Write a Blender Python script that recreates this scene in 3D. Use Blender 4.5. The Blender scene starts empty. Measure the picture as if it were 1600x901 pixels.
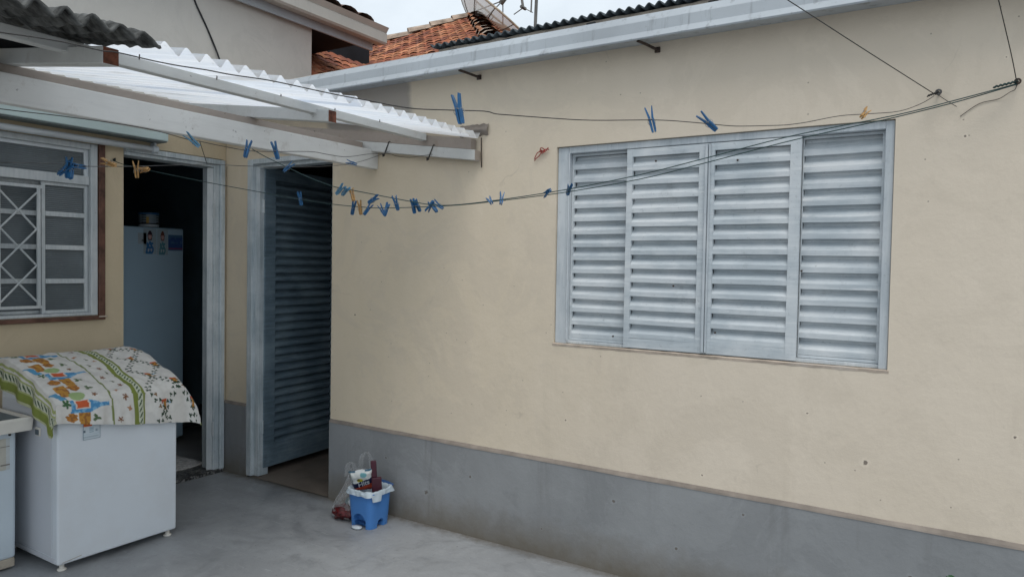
import bpy, math, random
from mathutils import Vector, Matrix, Euler, noise
R = math.radians
rnd = random.Random(11)
scene = bpy.context.scene
COL = scene.collection

# ------------------------------------------------------------------ helpers
class MB:
    """collects verts and faces, then links them as ONE mesh object"""
    def __init__(self): self.v = []; self.f = []; self.c = []; self.col = None
    def add(self, vs, fs, c=None):
        n = len(self.v)
        self.v += [tuple(p) for p in vs]
        self.f += [tuple(i + n for i in f) for f in fs]
        self.c += [c] * len(vs)
        return self
    def box(self, x0, x1, y0, y1, z0, z1, M=None, c=None):
        vs = [Vector(p) for p in ((x0,y0,z0),(x1,y0,z0),(x1,y1,z0),(x0,y1,z0),(x0,y0,z1),(x1,y0,z1),(x1,y1,z1),(x0,y1,z1))]
        if M: vs = [M @ p for p in vs]
        return self.add(vs, [(0,3,2,1),(4,5,6,7),(0,1,5,4),(1,2,6,5),(2,3,7,6),(3,0,4,7)], c)
    def prism(self, prof, a, b, fn, c=None):
        """profile [(p,q)] extruded from a to b; fn(t,p,q)->xyz"""
        n = len(prof)
        vs = [fn(a,p,q) for p,q in prof] + [fn(b,p,q) for p,q in prof]
        fs = [(i,(i+1)%n,n+(i+1)%n,n+i) for i in range(n)] + [tuple(range(n))[::-1], tuple(range(n,2*n))]
        return self.add(vs, fs, c)
    def strip(self, prof, a, b, fn, c=None):
        n = len(prof)
        vs = [fn(a,p,q) for p,q in prof] + [fn(b,p,q) for p,q in prof]
        return self.add(vs, [(i,i+1,n+i+1,n+i) for i in range(n-1)], c)
    def tube(self, pts, r, n=8, closed=False, c=None):
        pts = [Vector(p) for p in pts]; N = len(pts); rings = []
        up = None
        for i,p in enumerate(pts):
            if closed: d = pts[(i+1)%N]-pts[i-1]
            else: d = pts[min(i+1,N-1)]-pts[max(i-1,0)]
            d.normalize()
            if up is None:
                up = d.orthogonal().normalized()
            else:
                up = (up - d*up.dot(d))
                up = up.normalized() if up.length > 1e-6 else d.orthogonal().normalized()
            w = d.cross(up)
            rr = r[i] if isinstance(r,(list,tuple)) else r
            rings.append([p + up*(rr*math.cos(2*math.pi*k/n)) + w*(rr*math.sin(2*math.pi*k/n)) for k in range(n)])
        vs = [q for ring in rings for q in ring]; fs = []
        for i in range(N if closed else N-1):
            j = (i+1)%N
            for k in range(n):
                fs.append((i*n+k, i*n+(k+1)%n, j*n+(k+1)%n, j*n+k))
        if not closed: fs += [tuple(range(n))[::-1], tuple(range((N-1)*n, N*n))]
        return self.add(vs, fs, c)
    def lathe(self, prof, cx, cy, n=24, cap0=True, cap1=True, c=None):
        vs = []; fs = []
        for r,z in prof:
            for k in range(n):
                a = 2*math.pi*k/n; vs.append((cx+r*math.cos(a), cy+r*math.sin(a), z))
        for i in range(len(prof)-1):
            for k in range(n):
                fs.append((i*n+k, i*n+(k+1)%n, (i+1)*n+(k+1)%n, (i+1)*n+k))
        if cap0: fs.append(tuple(range(n))[::-1])
        if cap1: fs.append(tuple(range((len(prof)-1)*n, len(prof)*n)))
        return self.add(vs, fs, c)
    def grid(self, nu, nv, fn, cfn=None):
        n = len(self.v)
        for j in range(nv+1):
            for i in range(nu+1):
                self.v.append(tuple(fn(i/nu, j/nv))); self.c.append(cfn(i/nu, j/nv) if cfn else None)
        for j in range(nv):
            for i in range(nu):
                a = n + j*(nu+1)+i
                self.f.append((a, a+1, a+nu+2, a+nu+1))
        return self
    def build(self, name, material, parent=None, smooth=False, bevel=0, seg=2, flip=False, solid=0):
        org = Vector((0,0,0))
        p = parent
        while p is not None:
            org += p.location; p = p.parent
        me = bpy.data.meshes.new(name)
        me.from_pydata([tuple(Vector(q)-org) for q in self.v], [], self.f)
        if any(c is not None for c in self.c):
            at = me.color_attributes.new('Col', 'FLOAT_COLOR', 'POINT')
            for i,c in enumerate(self.c):
                at.data[i].color = (*(c if c is not None else (1,1,1)), 1)
        if flip: me.flip_normals()
        if smooth:
            for pl in me.polygons: pl.use_smooth = True
        me.update()
        o = bpy.data.objects.new(name, me); COL.objects.link(o)
        if material: me.materials.append(material)
        if parent is not None: o.parent = parent
        if solid:
            m = o.modifiers.new('solid','SOLIDIFY'); m.thickness = solid; m.offset = 0
        if bevel:
            m = o.modifiers.new('bevel','BEVEL'); m.width = bevel; m.segments = seg; m.limit_method = 'ANGLE'; m.angle_limit = R(40)
        return o

def tag(o, label=None, cat=None, group=None, kind=None):
    if label: o['label'] = label
    if cat: o['category'] = cat
    if group: o['group'] = group
    if kind: o['kind'] = kind
    return o
def thing(name, label, cat, loc=(0,0,0), group=None):
    o = bpy.data.objects.new(name, None); COL.objects.link(o); o.location = loc
    o.empty_display_size = .1
    return tag(o, label, cat, group)
def origin_to(o, loc):
    """move a single-mesh thing's origin to its base"""
    d = Vector(loc)
    o.data.transform(Matrix.Translation(-d)); o.location = d
    return o

# ------------------------------------------------------------------ materials
class NT:
    def __init__(self, name):
        self.m = bpy.data.materials.new(name); self.m.use_nodes = True
        self.t = self.m.node_tree; self.b = self.t.nodes['Principled BSDF']; self.out = self.t.nodes['Material Output']
        self.pos = self.t.nodes.new('ShaderNodeNewGeometry').outputs['Position']
    def n(self, kind, **kw):
        x = self.t.nodes.new('ShaderNode'+kind)
        for k,v in kw.items(): setattr(x, k, v)
        return x
    def l(self, a, b): self.t.links.new(a, b)
    def map(self, scale=(1,1,1), rot=(0,0,0), src=None):
        mp = self.n('Mapping'); self.l(src or self.pos, mp.inputs['Vector'])
        mp.inputs['Scale'].default_value = scale; mp.inputs['Rotation'].default_value = rot
        return mp.outputs['Vector']
    def noise(self, scale, detail=4, rough=.55, vec=None, dist=0):
        x = self.n('TexNoise'); self.l(vec or self.pos, x.inputs['Vector'])
        x.inputs['Scale'].default_value = scale; x.inputs['Detail'].default_value = detail
        x.inputs['Roughness'].default_value = rough; x.inputs['Distortion'].default_value = dist
        return x.outputs['Fac']
    def ramp(self, fac, stops):
        x = self.n('ValToRGB'); self.l(fac, x.inputs['Fac'])
        e = x.color_ramp.elements
        while len(e) < len(stops): e.new(.5)
        for el,(p,c) in zip(e, stops):
            el.position = p; el.color = (*c,1) if len(c)==3 else c
        return x.outputs['Color']
    def rng(self, fac, a, b, c=0., d=1.):
        x = self.n('MapRange'); self.l(fac, x.inputs['Value'])
        for k,v in zip(('From Min','From Max','To Min','To Max'),(a,b,c,d)): x.inputs[k].default_value = v
        return x.outputs['Result']
    def mix(self, fac, a, b, mode='MIX'):
        x = self.n('MixRGB', blend_type=mode)
        if isinstance(fac,(int,float)): x.inputs['Fac'].default_value = fac
        else: self.l(fac, x.inputs['Fac'])
        for s,v in (('Color1',a),('Color2',b)):
            if isinstance(v,(tuple,list)): x.inputs[s].default_value = (*v,1)
            else: self.l(v, x.inputs[s])
        return x.outputs['Color']
    def math(self, op, a, b=None):
        x = self.n('Math', operation=op)
        for i,v in enumerate((a,b)):
            if v is None: continue
            if isinstance(v,(int,float)): x.inputs[i].default_value = v
            else: self.l(v, x.inputs[i])
        return x.outputs[0]
    def sep(self, src=None):
        x = self.n('SeparateXYZ'); self.l(src or self.pos, x.inputs[0]); return x.outputs
    def bump(self, h, strength=.3, dist=.01, prev=None):
        x = self.n('Bump'); self.l(h, x.inputs['Height'])
        x.inputs['Strength'].default_value = strength; x.inputs['Distance'].default_value = dist
        if prev is not None: self.l(prev, x.inputs['Normal'])
        return x.outputs['Normal']
    def fin(self, col=None, rough=.6, normal=None, metal=0, spec=.5):
        b = self.b
        if col is not None:
            if isinstance(col,(tuple,list)): b.inputs['Base Color'].default_value = (*col,1)
            else: self.l(col, b.inputs['Base Color'])
        if isinstance(rough,(int,float)): b.inputs['Roughness'].default_value = rough
        else: self.l(rough, b.inputs['Roughness'])
        if normal is not None: self.l(normal, b.inputs['Normal'])
        b.inputs['Metallic'].default_value = metal
        b.inputs['Specular IOR Level'].default_value = spec
        return self.m

def simple(name, col, rough=.6, var=.12, scale=12, bump=.15, bscale=60, metal=0, spec=.4, dirt=None, dirt_amt=.5, dscale=3):
    """base colour with tonal variation, optional grime patches, and fine bump"""
    t = NT(name)
    n = t.noise(scale, 5)
    lo = tuple(max(0,c*(1-var*1.6)) for c in col); hi = tuple(min(1,c*(1+var)) for c in col)
    c = t.ramp(n, [(.3,lo),(.7,hi)])
    if dirt:
        d = t.rng(t.noise(dscale, 8, .68), .50, .72, 0, dirt_amt)
        c = t.mix(d, c, dirt)
    nb = t.bump(t.noise(bscale, 4), bump, .004)
    return t.fin(c, rough, nb, metal, spec)

def plaster(name, col, col2, marks=(), patch=None, light_tint=None, stain=(.2,.17,.12), stain_amt=.25, ground=None, pit=.5, rough=.85):
    t = NT(name)
    big = t.noise(.9, 5, .6, dist=.4)
    c = t.ramp(big, [(.32,col2),(.68,col)])
    if light_tint:  # warmer light towards low x, painted into the wall colour
        x0,x1,fc = light_tint
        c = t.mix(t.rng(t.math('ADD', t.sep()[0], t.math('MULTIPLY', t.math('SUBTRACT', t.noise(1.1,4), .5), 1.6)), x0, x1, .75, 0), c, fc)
    # brushed / rolled paint, slightly streaky
    br = t.noise(1, 6, .6, t.map((9,9,2.2)))
    c = t.mix(t.rng(br,.40,.72,0,.16), c, tuple(min(1,q*1.13) for q in col))
    pa = t.noise(2.3, 9, .72, dist=.9)
    c = t.mix(t.rng(pa,.50,.56,0,.30), c, tuple(q*.90 for q in col2))
    c = t.mix(t.rng(pa,.40,.34,0,.30), c, tuple(min(1,q*1.10) for q in col))
    # vertical weather streaks
    st = t.noise(1, 6, .7, t.map((7,7,.55)))
    sm = t.rng(t.noise(.8,3),.45,.65)
    c = t.mix(t.math('MULTIPLY', t.rng(st,.56,.78,0,stain_amt), sm), c, stain)
    fine = t.noise(38, 6, .7)
    c = t.mix(t.rng(fine,.58,.75,0,.22), c, tuple(q*.72 for q in col2))
    # hairline cracks
    cv = t.n('TexVoronoi', feature='DISTANCE_TO_EDGE'); wv = t.n('VectorMath', operation='ADD'); ns = t.n('TexNoise'); ns.inputs['Scale'].default_value = 5; ns.inputs['Detail'].default_value = 6
    t.l(t.pos, ns.inputs['Vector']); sc = t.n('VectorMath', operation='SCALE'); t.l(ns.outputs['Color'], sc.inputs[0]); sc.inputs['Scale'].default_value = .16
    t.l(t.pos, wv.inputs[0]); t.l(sc.outputs[0], wv.inputs[1]); t.l(wv.outputs[0], cv.inputs['Vector']); cv.inputs['Scale'].default_value = .8
    ck = t.math('MULTIPLY', t.rng(cv.outputs['Distance'],   .0006, .0026, 1, 0), t.rng(t.noise(1.9,4,.6), .56, .64))
    c = t.mix(t.math('MULTIPLY', ck, .22), c, tuple(q*.35 for q in col2))
    # sparse pits and specks
    vo = t.n('TexVoronoi'); t.l(t.pos, vo.inputs['Vector']); vo.inputs['Scale'].default_value = 5.5
    pr = t.math('LESS_THAN', vo.outputs['Distance'], .035)
    sel = t.math('GREATER_THAN', t.sep(vo.outputs['Color'])[0], 1-pit)
    pf = t.math('MULTIPLY', pr, sel)
    c = t.mix(t.math('MULTIPLY', pf, .75), c, (.07,.055,.045))
    vo2 = t.n('TexVoronoi'); t.l(t.pos, vo2.inputs['Vector']); vo2.inputs['Scale'].default_value = 16
    p2 = t.math('MULTIPLY', t.math('LESS_THAN', vo2.outputs['Distance'], .05), t.math('GREATER_THAN', t.sep(vo2.outputs['Color'])[1], 1-pit*.4))
    c = t.mix(t.math('MULTIPLY', p2, .55), c, (.12,.10,.08))
    # filled screw holes and chipped spots at their places on the wall
    mk = None
    wob = t.math('MULTIPLY', t.math('SUBTRACT', t.noise(55, 3), .5), .03)
    for (x,y,z,r) in marks:
        d = t.n('VectorMath', operation='DISTANCE'); t.l(t.pos, d.inputs[0]); d.inputs[1].default_value = (x,y,z)
        q = t.math('DIVIDE', t.math('ADD', d.outputs['Value'], t.math('MULTIPLY', wob, r/.012)), r*.72)
        mk = q if mk is None else t.math('MINIMUM', mk, q)
    if mk is not None:
        c = t.mix(t.rng(mk, 1.9, 2.6, .30, 0), c, tuple(min(1,q*1.18) for q in col))
        c = t.mix(t.rng(mk, .8, 1.15, .8, 0), c, (.11,.09,.075))
    if patch:
        x0,x1,z0,z1,pc = patch
        s = t.sep(); w = t.math('MULTIPLY', t.math('SUBTRACT', t.noise(6, 5), .5), .14)
        fx = t.math('ADD', s[0], w)
        a = t.math('MULTIPLY', t.rng(fx, x0-.02, x0+.02), t.rng(fx, x1+.02, x1-.02))
        a = t.math('MULTIPLY', a, t.rng(t.math('ADD', s[2], w), z0-.02, z0+.05))
        c = t.mix(t.math('MULTIPLY', a, .9), c, pc)
    if ground:
        s = t.sep(); w = t.math('MULTIPLY', t.math('SUBTRACT', t.noise(8, 6, .7), .5), .22)
        g = t.rng(t.math('ADD', s[2], w), ground[0], ground[1], 1, 0)
        c = t.mix(t.math('MULTIPLY', g, ground[2]), c, ground[3])
    n1 = t.bump(t.noise(7, 9, .66), .22, .02)
    n2 = t.bump(t.noise(1, 5, .6, t.map((60,60,24))), .16, .004, n1)
    n3 = t.bump(t.math('ADD', pf, t.math('MULTIPLY', pa, .9)), -.35, .008, n2)
    return t.fin(c, rough, n3, 0, .25)

M = {}
CREAM, CREAM2 = (.690,.604,.495), (.640,.556,.448)
MARKS = [(4.127,0,.727,.012),(4.43,0,2.02,.006),(3.46,0,.56,.007),(2.75,0,.72,.006),
         (2.36,0,1.85,.006),(4.55,0,2.3,.005),(3.9,0,.9,.006),(4.62,0,.9,.006)]
M['cream'] = plaster('cream plaster paint', CREAM, CREAM2, MARKS, patch=(1.02,1.69,2.27,2.9,(.33,.30,.27)), light_tint=(1.4,3.4,(.675,.574,.42)), pit=.07, stain=(.42,.36,.27), stain_amt=.22)
M['cream_side'] = plaster('cream plaster side wall', (.64,.53,.37), (.58,.48,.33), [], pit=.15, stain=(.45,.34,.22))
M['greige'] = plaster('greige plaster', (.545,.52,.475), (.49,.47,.43), [(0,-.55,3.15,.006)], pit=.3, stain=(.36,.32,.27), stain_amt=.3)
DM = [(1.86,-.014,.19,.017),(2.17,-.014,.33,.008),(3.03,-.014,.36,.010),(2.63,-.014,.14,.006),(3.65,-.014,.42,.008),(4.3,-.014,.3,.009),(1.55,-.014,.34,.008),(3.35,-.014,.2,.007),(4.05,-.014,.22,.006)]
M['dado'] = plaster('grey dado paint', (.285,.295,.302), (.205,.213,.220), DM, pit=.12, stain=(.13,.125,.12), stain_amt=.75, ground=(.00,.21,.85,(.15,.13,.10)), rough=.7)
M['ledge'] = simple('dirty ledge', (.255,.22,.19), .9, .2, 9, .3, dirt=(.20,.17,.15), dirt_amt=.6)

def floor_mat():
    t = NT('painted cement floor')
    c = t.ramp(t.noise(.8, 6, .62, dist=.6), [(.3,(.262,.273,.285)),(.72,(.325,.335,.347))])
    sw = t.noise(1, 7, .65, t.map((1.2,3.0,1), (0,0,R(35))))
    c = t.mix(t.rng(sw,.50,.70,0,.65), c, (.36,.375,.39))
    w2 = t.noise(2.1, 7, .68, dist=1.2)
    wet = t.rng(w2,.52,.66,0,.6)
    c = t.mix(wet, c, (.190,.199,.209))
    md = t.noise(5.5, 8, .7, dist=.8)
    c = t.mix(t.rng(md,.54,.64,0,.30), c, (.40,.41,.42))
    c = t.mix(t.rng(md,.45,.36,0,.35), c, (.20,.205,.21))
    sp = t.noise(45, 5, .7)
    c = t.mix(t.rng(sp,.58,.74,0,.35), c, (.11,.11,.11))
    sc = t.noise(1, 4, .6, t.map((6,55,1), (0,0,R(-28))))
    c = t.mix(t.rng(sc,.62,.72,0,.6), c, (.42,.435,.45))
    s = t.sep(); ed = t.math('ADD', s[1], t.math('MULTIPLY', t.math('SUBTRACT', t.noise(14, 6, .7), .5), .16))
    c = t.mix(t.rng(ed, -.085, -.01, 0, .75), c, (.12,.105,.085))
    gr = t.n('TexVoronoi'); t.l(t.pos, gr.inputs['Vector']); gr.inputs['Scale'].default_value = 34
    g1 = t.math('MULTIPLY', t.math('LESS_THAN', gr.outputs['Distance'], .10), t.math('GREATER_THAN', t.sep(gr.outputs['Color'])[0], .80))
    c = t.mix(t.math('MULTIPLY', g1, .6), c, (.10,.095,.09))
    r = t.rng(w2,.48,.66,.52,.30)
    n1 = t.bump(t.noise(5, 7, .6), .22, .02)
    n2 = t.bump(sp, .12, .003, n1)
    return t.fin(c, r, n2, 0, .4)
M['floor'] = floor_mat()
M['inner_floor'] = simple('worn red-brown cement', (.20,.165,.135), .6, .25, 3, .2, dirt=(.10,.085,.07), dirt_amt=.7)
M['kitchen_floor'] = simple('kitchen tile floor', (.22,.21,.20), .35, .15, 4)
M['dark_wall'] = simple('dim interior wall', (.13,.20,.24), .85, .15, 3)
M['black_void'] = simple('timber with painted shade', (.010,.012,.016), .9, .3, 3)  # near-black, so the shade under the eave is in the colour itself
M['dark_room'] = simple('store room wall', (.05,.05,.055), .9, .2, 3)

def streaky(name, col, pale, dark, horizontal=True, rough=.5, amt=.55):
    """brush-painted sheet metal"""
    t = NT(name)
    sc = (5,5,70) if horizontal else (70,70,5)
    a = t.noise(1, 5, .65, t.map(sc)); b = t.noise(3.0, 5, .6)
    c = t.mix(t.rng(a,.35,.7), dark, col)
    c = t.mix(t.math('MULTIPLY', t.rng(b,.42,.62), amt), c, pale)
    f = t.noise(60, 5, .7)
    c = t.mix(t.rng(f,.60,.76,0,.55), c, tuple(q*.42 for q in dark))
    b2 = t.noise(1, 7, .7, t.map((2.2,2.2,26) if horizontal else (26,26,2.2)), dist=.5)
    c = t.mix(t.rng(b2,.56,.66,0,amt), c, pale)
    c = t.mix(t.rng(b2,.44,.34,0,.5), c, dark)
    gm = t.noise(5, 7, .75)
    c = t.mix(t.rng(gm,.60,.72,0,.45), c, tuple(q*.5 for q in dark))
    n = t.bump(a, .12, .003)
    return t.fin(c, rough, n, 0, .45)
M['shutter'] = streaky('blue grey painted steel', (.53,.58,.61), (.75,.765,.77), (.40,.45,.485))
M['shutter_v'] = streaky('blue grey painted steel stile', (.50,.545,.575), (.66,.685,.70), (.39,.435,.47), False)
M['door_steel'] = streaky('grey blue door steel', (.16,.225,.275), (.26,.34,.39), (.10,.145,.18))
M['frame_steel'] = streaky('grey painted door frame', (.52,.58,.61), (.72,.75,.76), (.35,.41,.44), False)
M['pale_frame'] = streaky('pale painted frame', (.53,.565,.575), (.64,.66,.66), (.41,.45,.47), False)
M['sill'] = simple('mortar sill', (.52,.43,.35), .9, .2, 14, .4, dirt=(.62,.58,.54), dirt_amt=.7)

def gutter_mat(name, col, drip=.5):
    t = NT(name)
    c = t.ramp(t.noise(2.2, 6, .6), [(.3,tuple(q*.86 for q in col)),(.7,tuple(q*1.06 for q in col))])
    st = t.noise(1, 6, .72, t.map((16,16,1.2)))
    c = t.mix(t.rng(st,.55,.68,0,drip*.8), c, (.16,.165,.17))
    f = t.noise(40, 5, .7); c = t.mix(t.rng(f,.62,.75,0,.4), c, (.16,.16,.16))
    return t.fin(c, .5, t.bump(t.noise(6, 4), .08, .01), 0, .4)
M['gutter'] = gutter_mat('painted gutter', (.42,.455,.485), .85)
M['gutter_beige'] = gutter_mat('beige painted gutter', (.46,.445,.40), .25)
M['fascia'] = gutter_mat('grey fascia board', (.40,.44,.47), .2)

def wood_paint(name, col, wood, wear=.5, horiz=(6,3,40)):
    t = NT(name)
    c = t.ramp(t.noise(3, 5), [(.3,tuple(q*.88 for q in col)),(.7,tuple(q*1.05 for q in col))])
    g = t.noise(1, 5, .6, t.map((40,4,40)))
    c = t.mix(t.rng(g,.5,.75,0,.25), c, tuple(q*.7 for q in col))
    w = t.noise(7, 7, .72); c = t.mix(t.rng(w,.58,.68,0,wear), c, wood)
    k = t.noise(30, 3, .6); c = t.mix(t.rng(k,.70,.76,0,.8), c, (.06,.05,.045))
    return t.fin(c, .75, t.bump(g, .15, .004), 0, .25)
M['beam'] = wood_paint('white washed beam', (.72,.72,.70), (.36,.32,.28), .35)
M['rafter'] = wood_paint('grey washed rafter', (.60,.605,.585), (.34,.30,.26), .35)
M['bare_wood'] = wood_paint('bare weathered board', (.36,.31,.27), (.24,.18,.14), .6)
M['end_grain'] = simple('red end grain', (.16,.055,.03), .8, .5, 30, .4)
M['brown_wood'] = simple('varnished brown trim', (.115,.052,.035), .55, .35, 18, .25, dirt=(.20,.11,.08), dirt_amt=.6)

def translucent():
    t = NT('white translucent roofing')
    t.t.nodes.remove(t.b)
    d = t.n('BsdfDiffuse'); tr = t.n('BsdfTranslucent'); mx = t.n('MixShader'); gl = t.n('BsdfGlossy'); m2 = t.n('MixShader')
    st = t.noise(1, 5, .6, t.map((2,30,2)))
    col = t.ramp(st, [(.3,(.84,.89,.96)),(.65,(.97,.98,1))])  # fine tone lines paint in the shading of the corrugations
    dt = t.rng(t.noise(1, 6, .7, t.map((1.2,14,1.2))), .56, .70, 0, .5); col = t.mix(dt, col, (.50,.49,.47))
    sp = t.rng(t.noise(30,5,.7), .64, .75, 0, .4); col = t.mix(sp, col, (.35,.33,.30))
    t.l(col, d.inputs['Color']); t.l(col, tr.inputs['Color'])
    mx.inputs['Fac'].default_value = .80
    t.l(d.outputs[0], mx.inputs[1]); t.l(tr.outputs[0], mx.inputs[2])
    gl.inputs['Roughness'].default_value = .35; m2.inputs['Fac'].default_value = .05
    t.l(mx.outputs[0], m2.inputs[1]); t.l(gl.outputs[0], m2.inputs[2]); t.l(m2.outputs[0], t.out.inputs['Surface'])
    return t.m
M['translucent'] = translucent()
M['asbestos'] = simple('mossy fibre cement', (.098,.100,.096), .95, .7, 22, 1.0, 28, dirt=(.03,.032,.03), dirt_amt=.85, dscale=9)
M['zinc_dark'] = simple('dark weathered sheet', (.055,.07,.08), .7, .3, 8)
M['mortar'] = simple('cream mortar', (.55,.48,.40), .9, .18, 10, .4, dirt=(.2,.17,.14), dirt_amt=.7, dscale=7)

def tile_mat():
    t = NT('terracotta tiles')
    a = t.n('VertexColor', layer_name='Col').outputs['Color']
    n = t.noise(9, 6, .7)
    c = t.mix(t.rng(n,.42,.66,0,.75), a, (.09,.05,.04))
    c = t.mix(t.rng(t.noise(23, 4, .6),.62,.72,0,.5), c, (.5,.33,.22))
    return t.fin(c, .85, t.bump(t.noise(40,4), .3, .006), 0, .2)
M['tile'] = tile_mat()
M['cap'] = simple('pale ridge mortar', (.46,.36,.28), .9, .3, 9, .4, dirt=(.2,.14,.1), dirt_amt=.5)
M['old_tile'] = simple('weathered old tile', (.20,.13,.105), .9, .5, 25, .5, dirt=(.06,.055,.05), dirt_amt=.8, dscale=9)
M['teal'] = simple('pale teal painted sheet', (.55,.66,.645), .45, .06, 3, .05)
M['teal_under'] = simple('shadow teal underside', (.16,.19,.19), .6, .1)  # darker copy of the teal; the underside's shadow is in its colour
M['pvc'] = simple('white pvc', (.62,.66,.69), .35, .06, 5, .03)
M['enamel'] = simple('white enamel', (.69,.735,.78), .28, .025, 2, .02, dirt=(.5,.47,.43), dirt_amt=.25, dscale=1.6)
M['enamel_shaded'] = simple('shaded white enamel side', (.60,.62,.66), .35, .04, 2, .03)  # duller copy of the enamel, with the side's shade in the colour
M['rim'] = simple('ivory plastic rim', (.68,.65,.59), .4, .06, 6, .05)
M['tub_in'] = simple('tub inside plastic', (.12,.15,.17), .5, .1)
M['tub'] = simple('pale blue white plastic', (.55,.62,.67), .35, .04, 3, .03)
M['beige'] = simple('beige base plastic', (.46,.40,.32), .6, .2, 9, dirt=(.25,.2,.15))
M['rubber'] = simple('black rubber', (.015,.016,.018), .6, .2)
M['blue_plastic'] = simple('blue bin plastic', (.062,.20,.50), .38, .06, 4, .04)
M['blue_dark'] = simple('shaded blue lip', (.025,.08,.22), .45, .1)  # darker copy of the bin blue, shade put into the colour
M['maroon'] = simple('maroon plastic', (.058,.013,.024), .4, .15, 12, .05)
M['white_plastic'] = simple('white plastic', (.55,.60,.64), .4, .06, 5, .03)
M['peg_blue'] = simple('blue peg plastic', (.016,.105,.25), .4, .2, 40, .05)
M['peg_pale'] = simple('faded blue peg plastic', (.10,.27,.42), .45, .2, 40, .05)
M['peg_wood'] = simple('wooden peg', (.42,.24,.09), .75, .25, 60, .2)
M['spring'] = simple('peg spring wire', (.30,.30,.30), .4, .2, 30, 0, metal=.8)
M['wire'] = simple('galvanised wire', (.045,.042,.04), .55, .3, 30, 0, metal=.3)
M['pale_wire'] = simple('pale wire', (.10,.10,.10), .45, .4, 20, 0, metal=.5)
M['cord_green'] = simple('dark green plastic line', (.012,.045,.045), .5, .2, 30, 0)
M['iron'] = simple('rusty iron', (.07,.05,.04), .7, .4, 60, .3, metal=.3)
M['red_string'] = simple('red string', (.32,.035,.03), .8, .2, 60)
M['fridge'] = simple('fridge enamel', (.40,.54,.64), .35, .03, 2, .02)
M['rug'] = simple('pale grey rug', (.60,.57,.54), .95, .25, 40, .6, 120)
def granite():
    t = NT('speckled granite')
    vo = t.n('TexVoronoi'); t.l(t.pos, vo.inputs['Vector']); vo.inputs['Scale'].default_value = 85
    c = t.ramp(t.sep(vo.outputs['Color'])[0], [(.3,(.02,.02,.02)),(.6,(.09,.09,.085)),(.9,(.26,.25,.24))])
    return t.fin(c, .35)
M['granite'] = granite()
def glass_mat():
    t = NT('ribbed dusty glass')
    s = t.sep(); w = t.math('SINE', t.math('MULTIPLY', s[2], 2*math.pi/.0115))
    c = t.ramp(t.noise(3.2, 4, .6), [(.35,(.085,.105,.115)),(.62,(.125,.15,.165)),(.8,(.19,.23,.25))])
    c = t.mix(t.rng(w,-1,1,0,.4), c, (.045,.06,.065))
    c = t.mix(t.rng(t.noise(30,5,.7),.6,.75,0,.3), c, (.2,.21,.21))
    return t.fin(c, .28, t.bump(w, .35, .003), 0, .6)
M['glass'] = glass_mat()
def colmat(name, rough=.7, bump=.1, bs=90):
    t = NT(name)
    a = t.n('VertexColor', layer_name='Col').outputs['Color']
    c = t.mix(t.rng(t.noise(30,4),.4,.7,0,.12), a, (.1,.1,.1))
    return t.fin(c, rough, t.bump(t.noise(bs,3), bump, .002), 0, .3)
M['cloth'] = colmat('printed cotton cloth', .95, .25, 220)
M['print'] = colmat('printed label', .5, .02)
M['print_gloss'] = colmat('printed glossy film', .3, .02)
def clear_bag():
    t = NT('clear thin plastic film')
    t.t.nodes.remove(t.b)
    tr = t.n('BsdfTransparent'); gl = t.n('BsdfGlossy'); d = t.n('BsdfDiffuse'); m1 = t.n('MixShader'); m2 = t.n('MixShader')
    gl.inputs['Roughness'].default_value = .18; d.inputs['Color'].default_value = (.75,.76,.77,1)
    lw = t.n('LayerWeight'); lw.inputs['Blend'].default_value = .35
    m1.inputs['Fac'].default_value = .45; t.l(d.outputs[0], m1.inputs[1]); t.l(gl.outputs[0], m1.inputs[2])
    t.l(t.rng(lw.outputs['Facing'], 0, 1, .11, .80), m2.inputs['Fac'])
    t.l(tr.outputs[0], m2.inputs[1]); t.l(m1.outputs[0], m2.inputs[2]); t.l(m2.outputs[0], t.out.inputs['Surface'])
    return t.m
M['film'] = clear_bag()
M['liner'] = simple('white bin liner', (.50,.58,.64), .4, .08, 9, .3, 40)
M['leaf'] = simple('green leaf', (.03,.10,.035), .5, .3, 30)
M['dish_mesh'] = simple('dish mesh', (.55,.55,.53), .7, .05)
M['dish_edge'] = simple('dish edge', (.5,.42,.32), .7, .2)
M['aerial'] = simple('aerial aluminium', (.16,.15,.14), .5, .2, metal=.4)

# ================================================================== ground
g = MB(); g.add([(-60,-60,-.02),(60,-60,-.02),(60,60,-.02),(-60,60,-.02)], [(0,1,2,3)])
tag(g.build('ground', M['floor']), kind='structure')
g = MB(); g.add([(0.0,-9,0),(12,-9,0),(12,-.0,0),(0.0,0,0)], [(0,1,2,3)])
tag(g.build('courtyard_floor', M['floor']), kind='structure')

def wall_grid(us, zs, holes, fn, w0, w1):
    """wall with openings: fn(u,w,z); w0 = visible face, w1 = back face"""
    m = MB()
    solid = lambda i,j: 0<=i<len(us)-1 and 0<=j<len(zs)-1 and (i,j) not in holes
    for i in range(len(us)-1):
        for j in range(len(zs)-1):
            if not solid(i,j): continue
            a,b,c,d = us[i],us[i+1],zs[j],zs[j+1]
            m.add([fn(a,w0,c),fn(b,w0,c),fn(b,w0,d),fn(a,w0,d)], [(0,1,2,3)])
            m.add([fn(a,w1,c),fn(b,w1,c),fn(b,w1,d),fn(a,w1,d)], [(3,2,1,0)])
            for (di,dj,q) in ((-1,0,((a,c),(a,d))),(1,0,((b,d),(b,c))),(0,-1,((b,c),(a,c))),(0,1,((a,d),(b,d)))):
                if not solid(i+di,j+dj):
                    (p,r),(s,t) = q
                    m.add([fn(p,w0,r),fn(s,w0,t),fn(s,w1,t),fn(p,w1,r)], [(0,1,2,3)])
    return m

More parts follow.
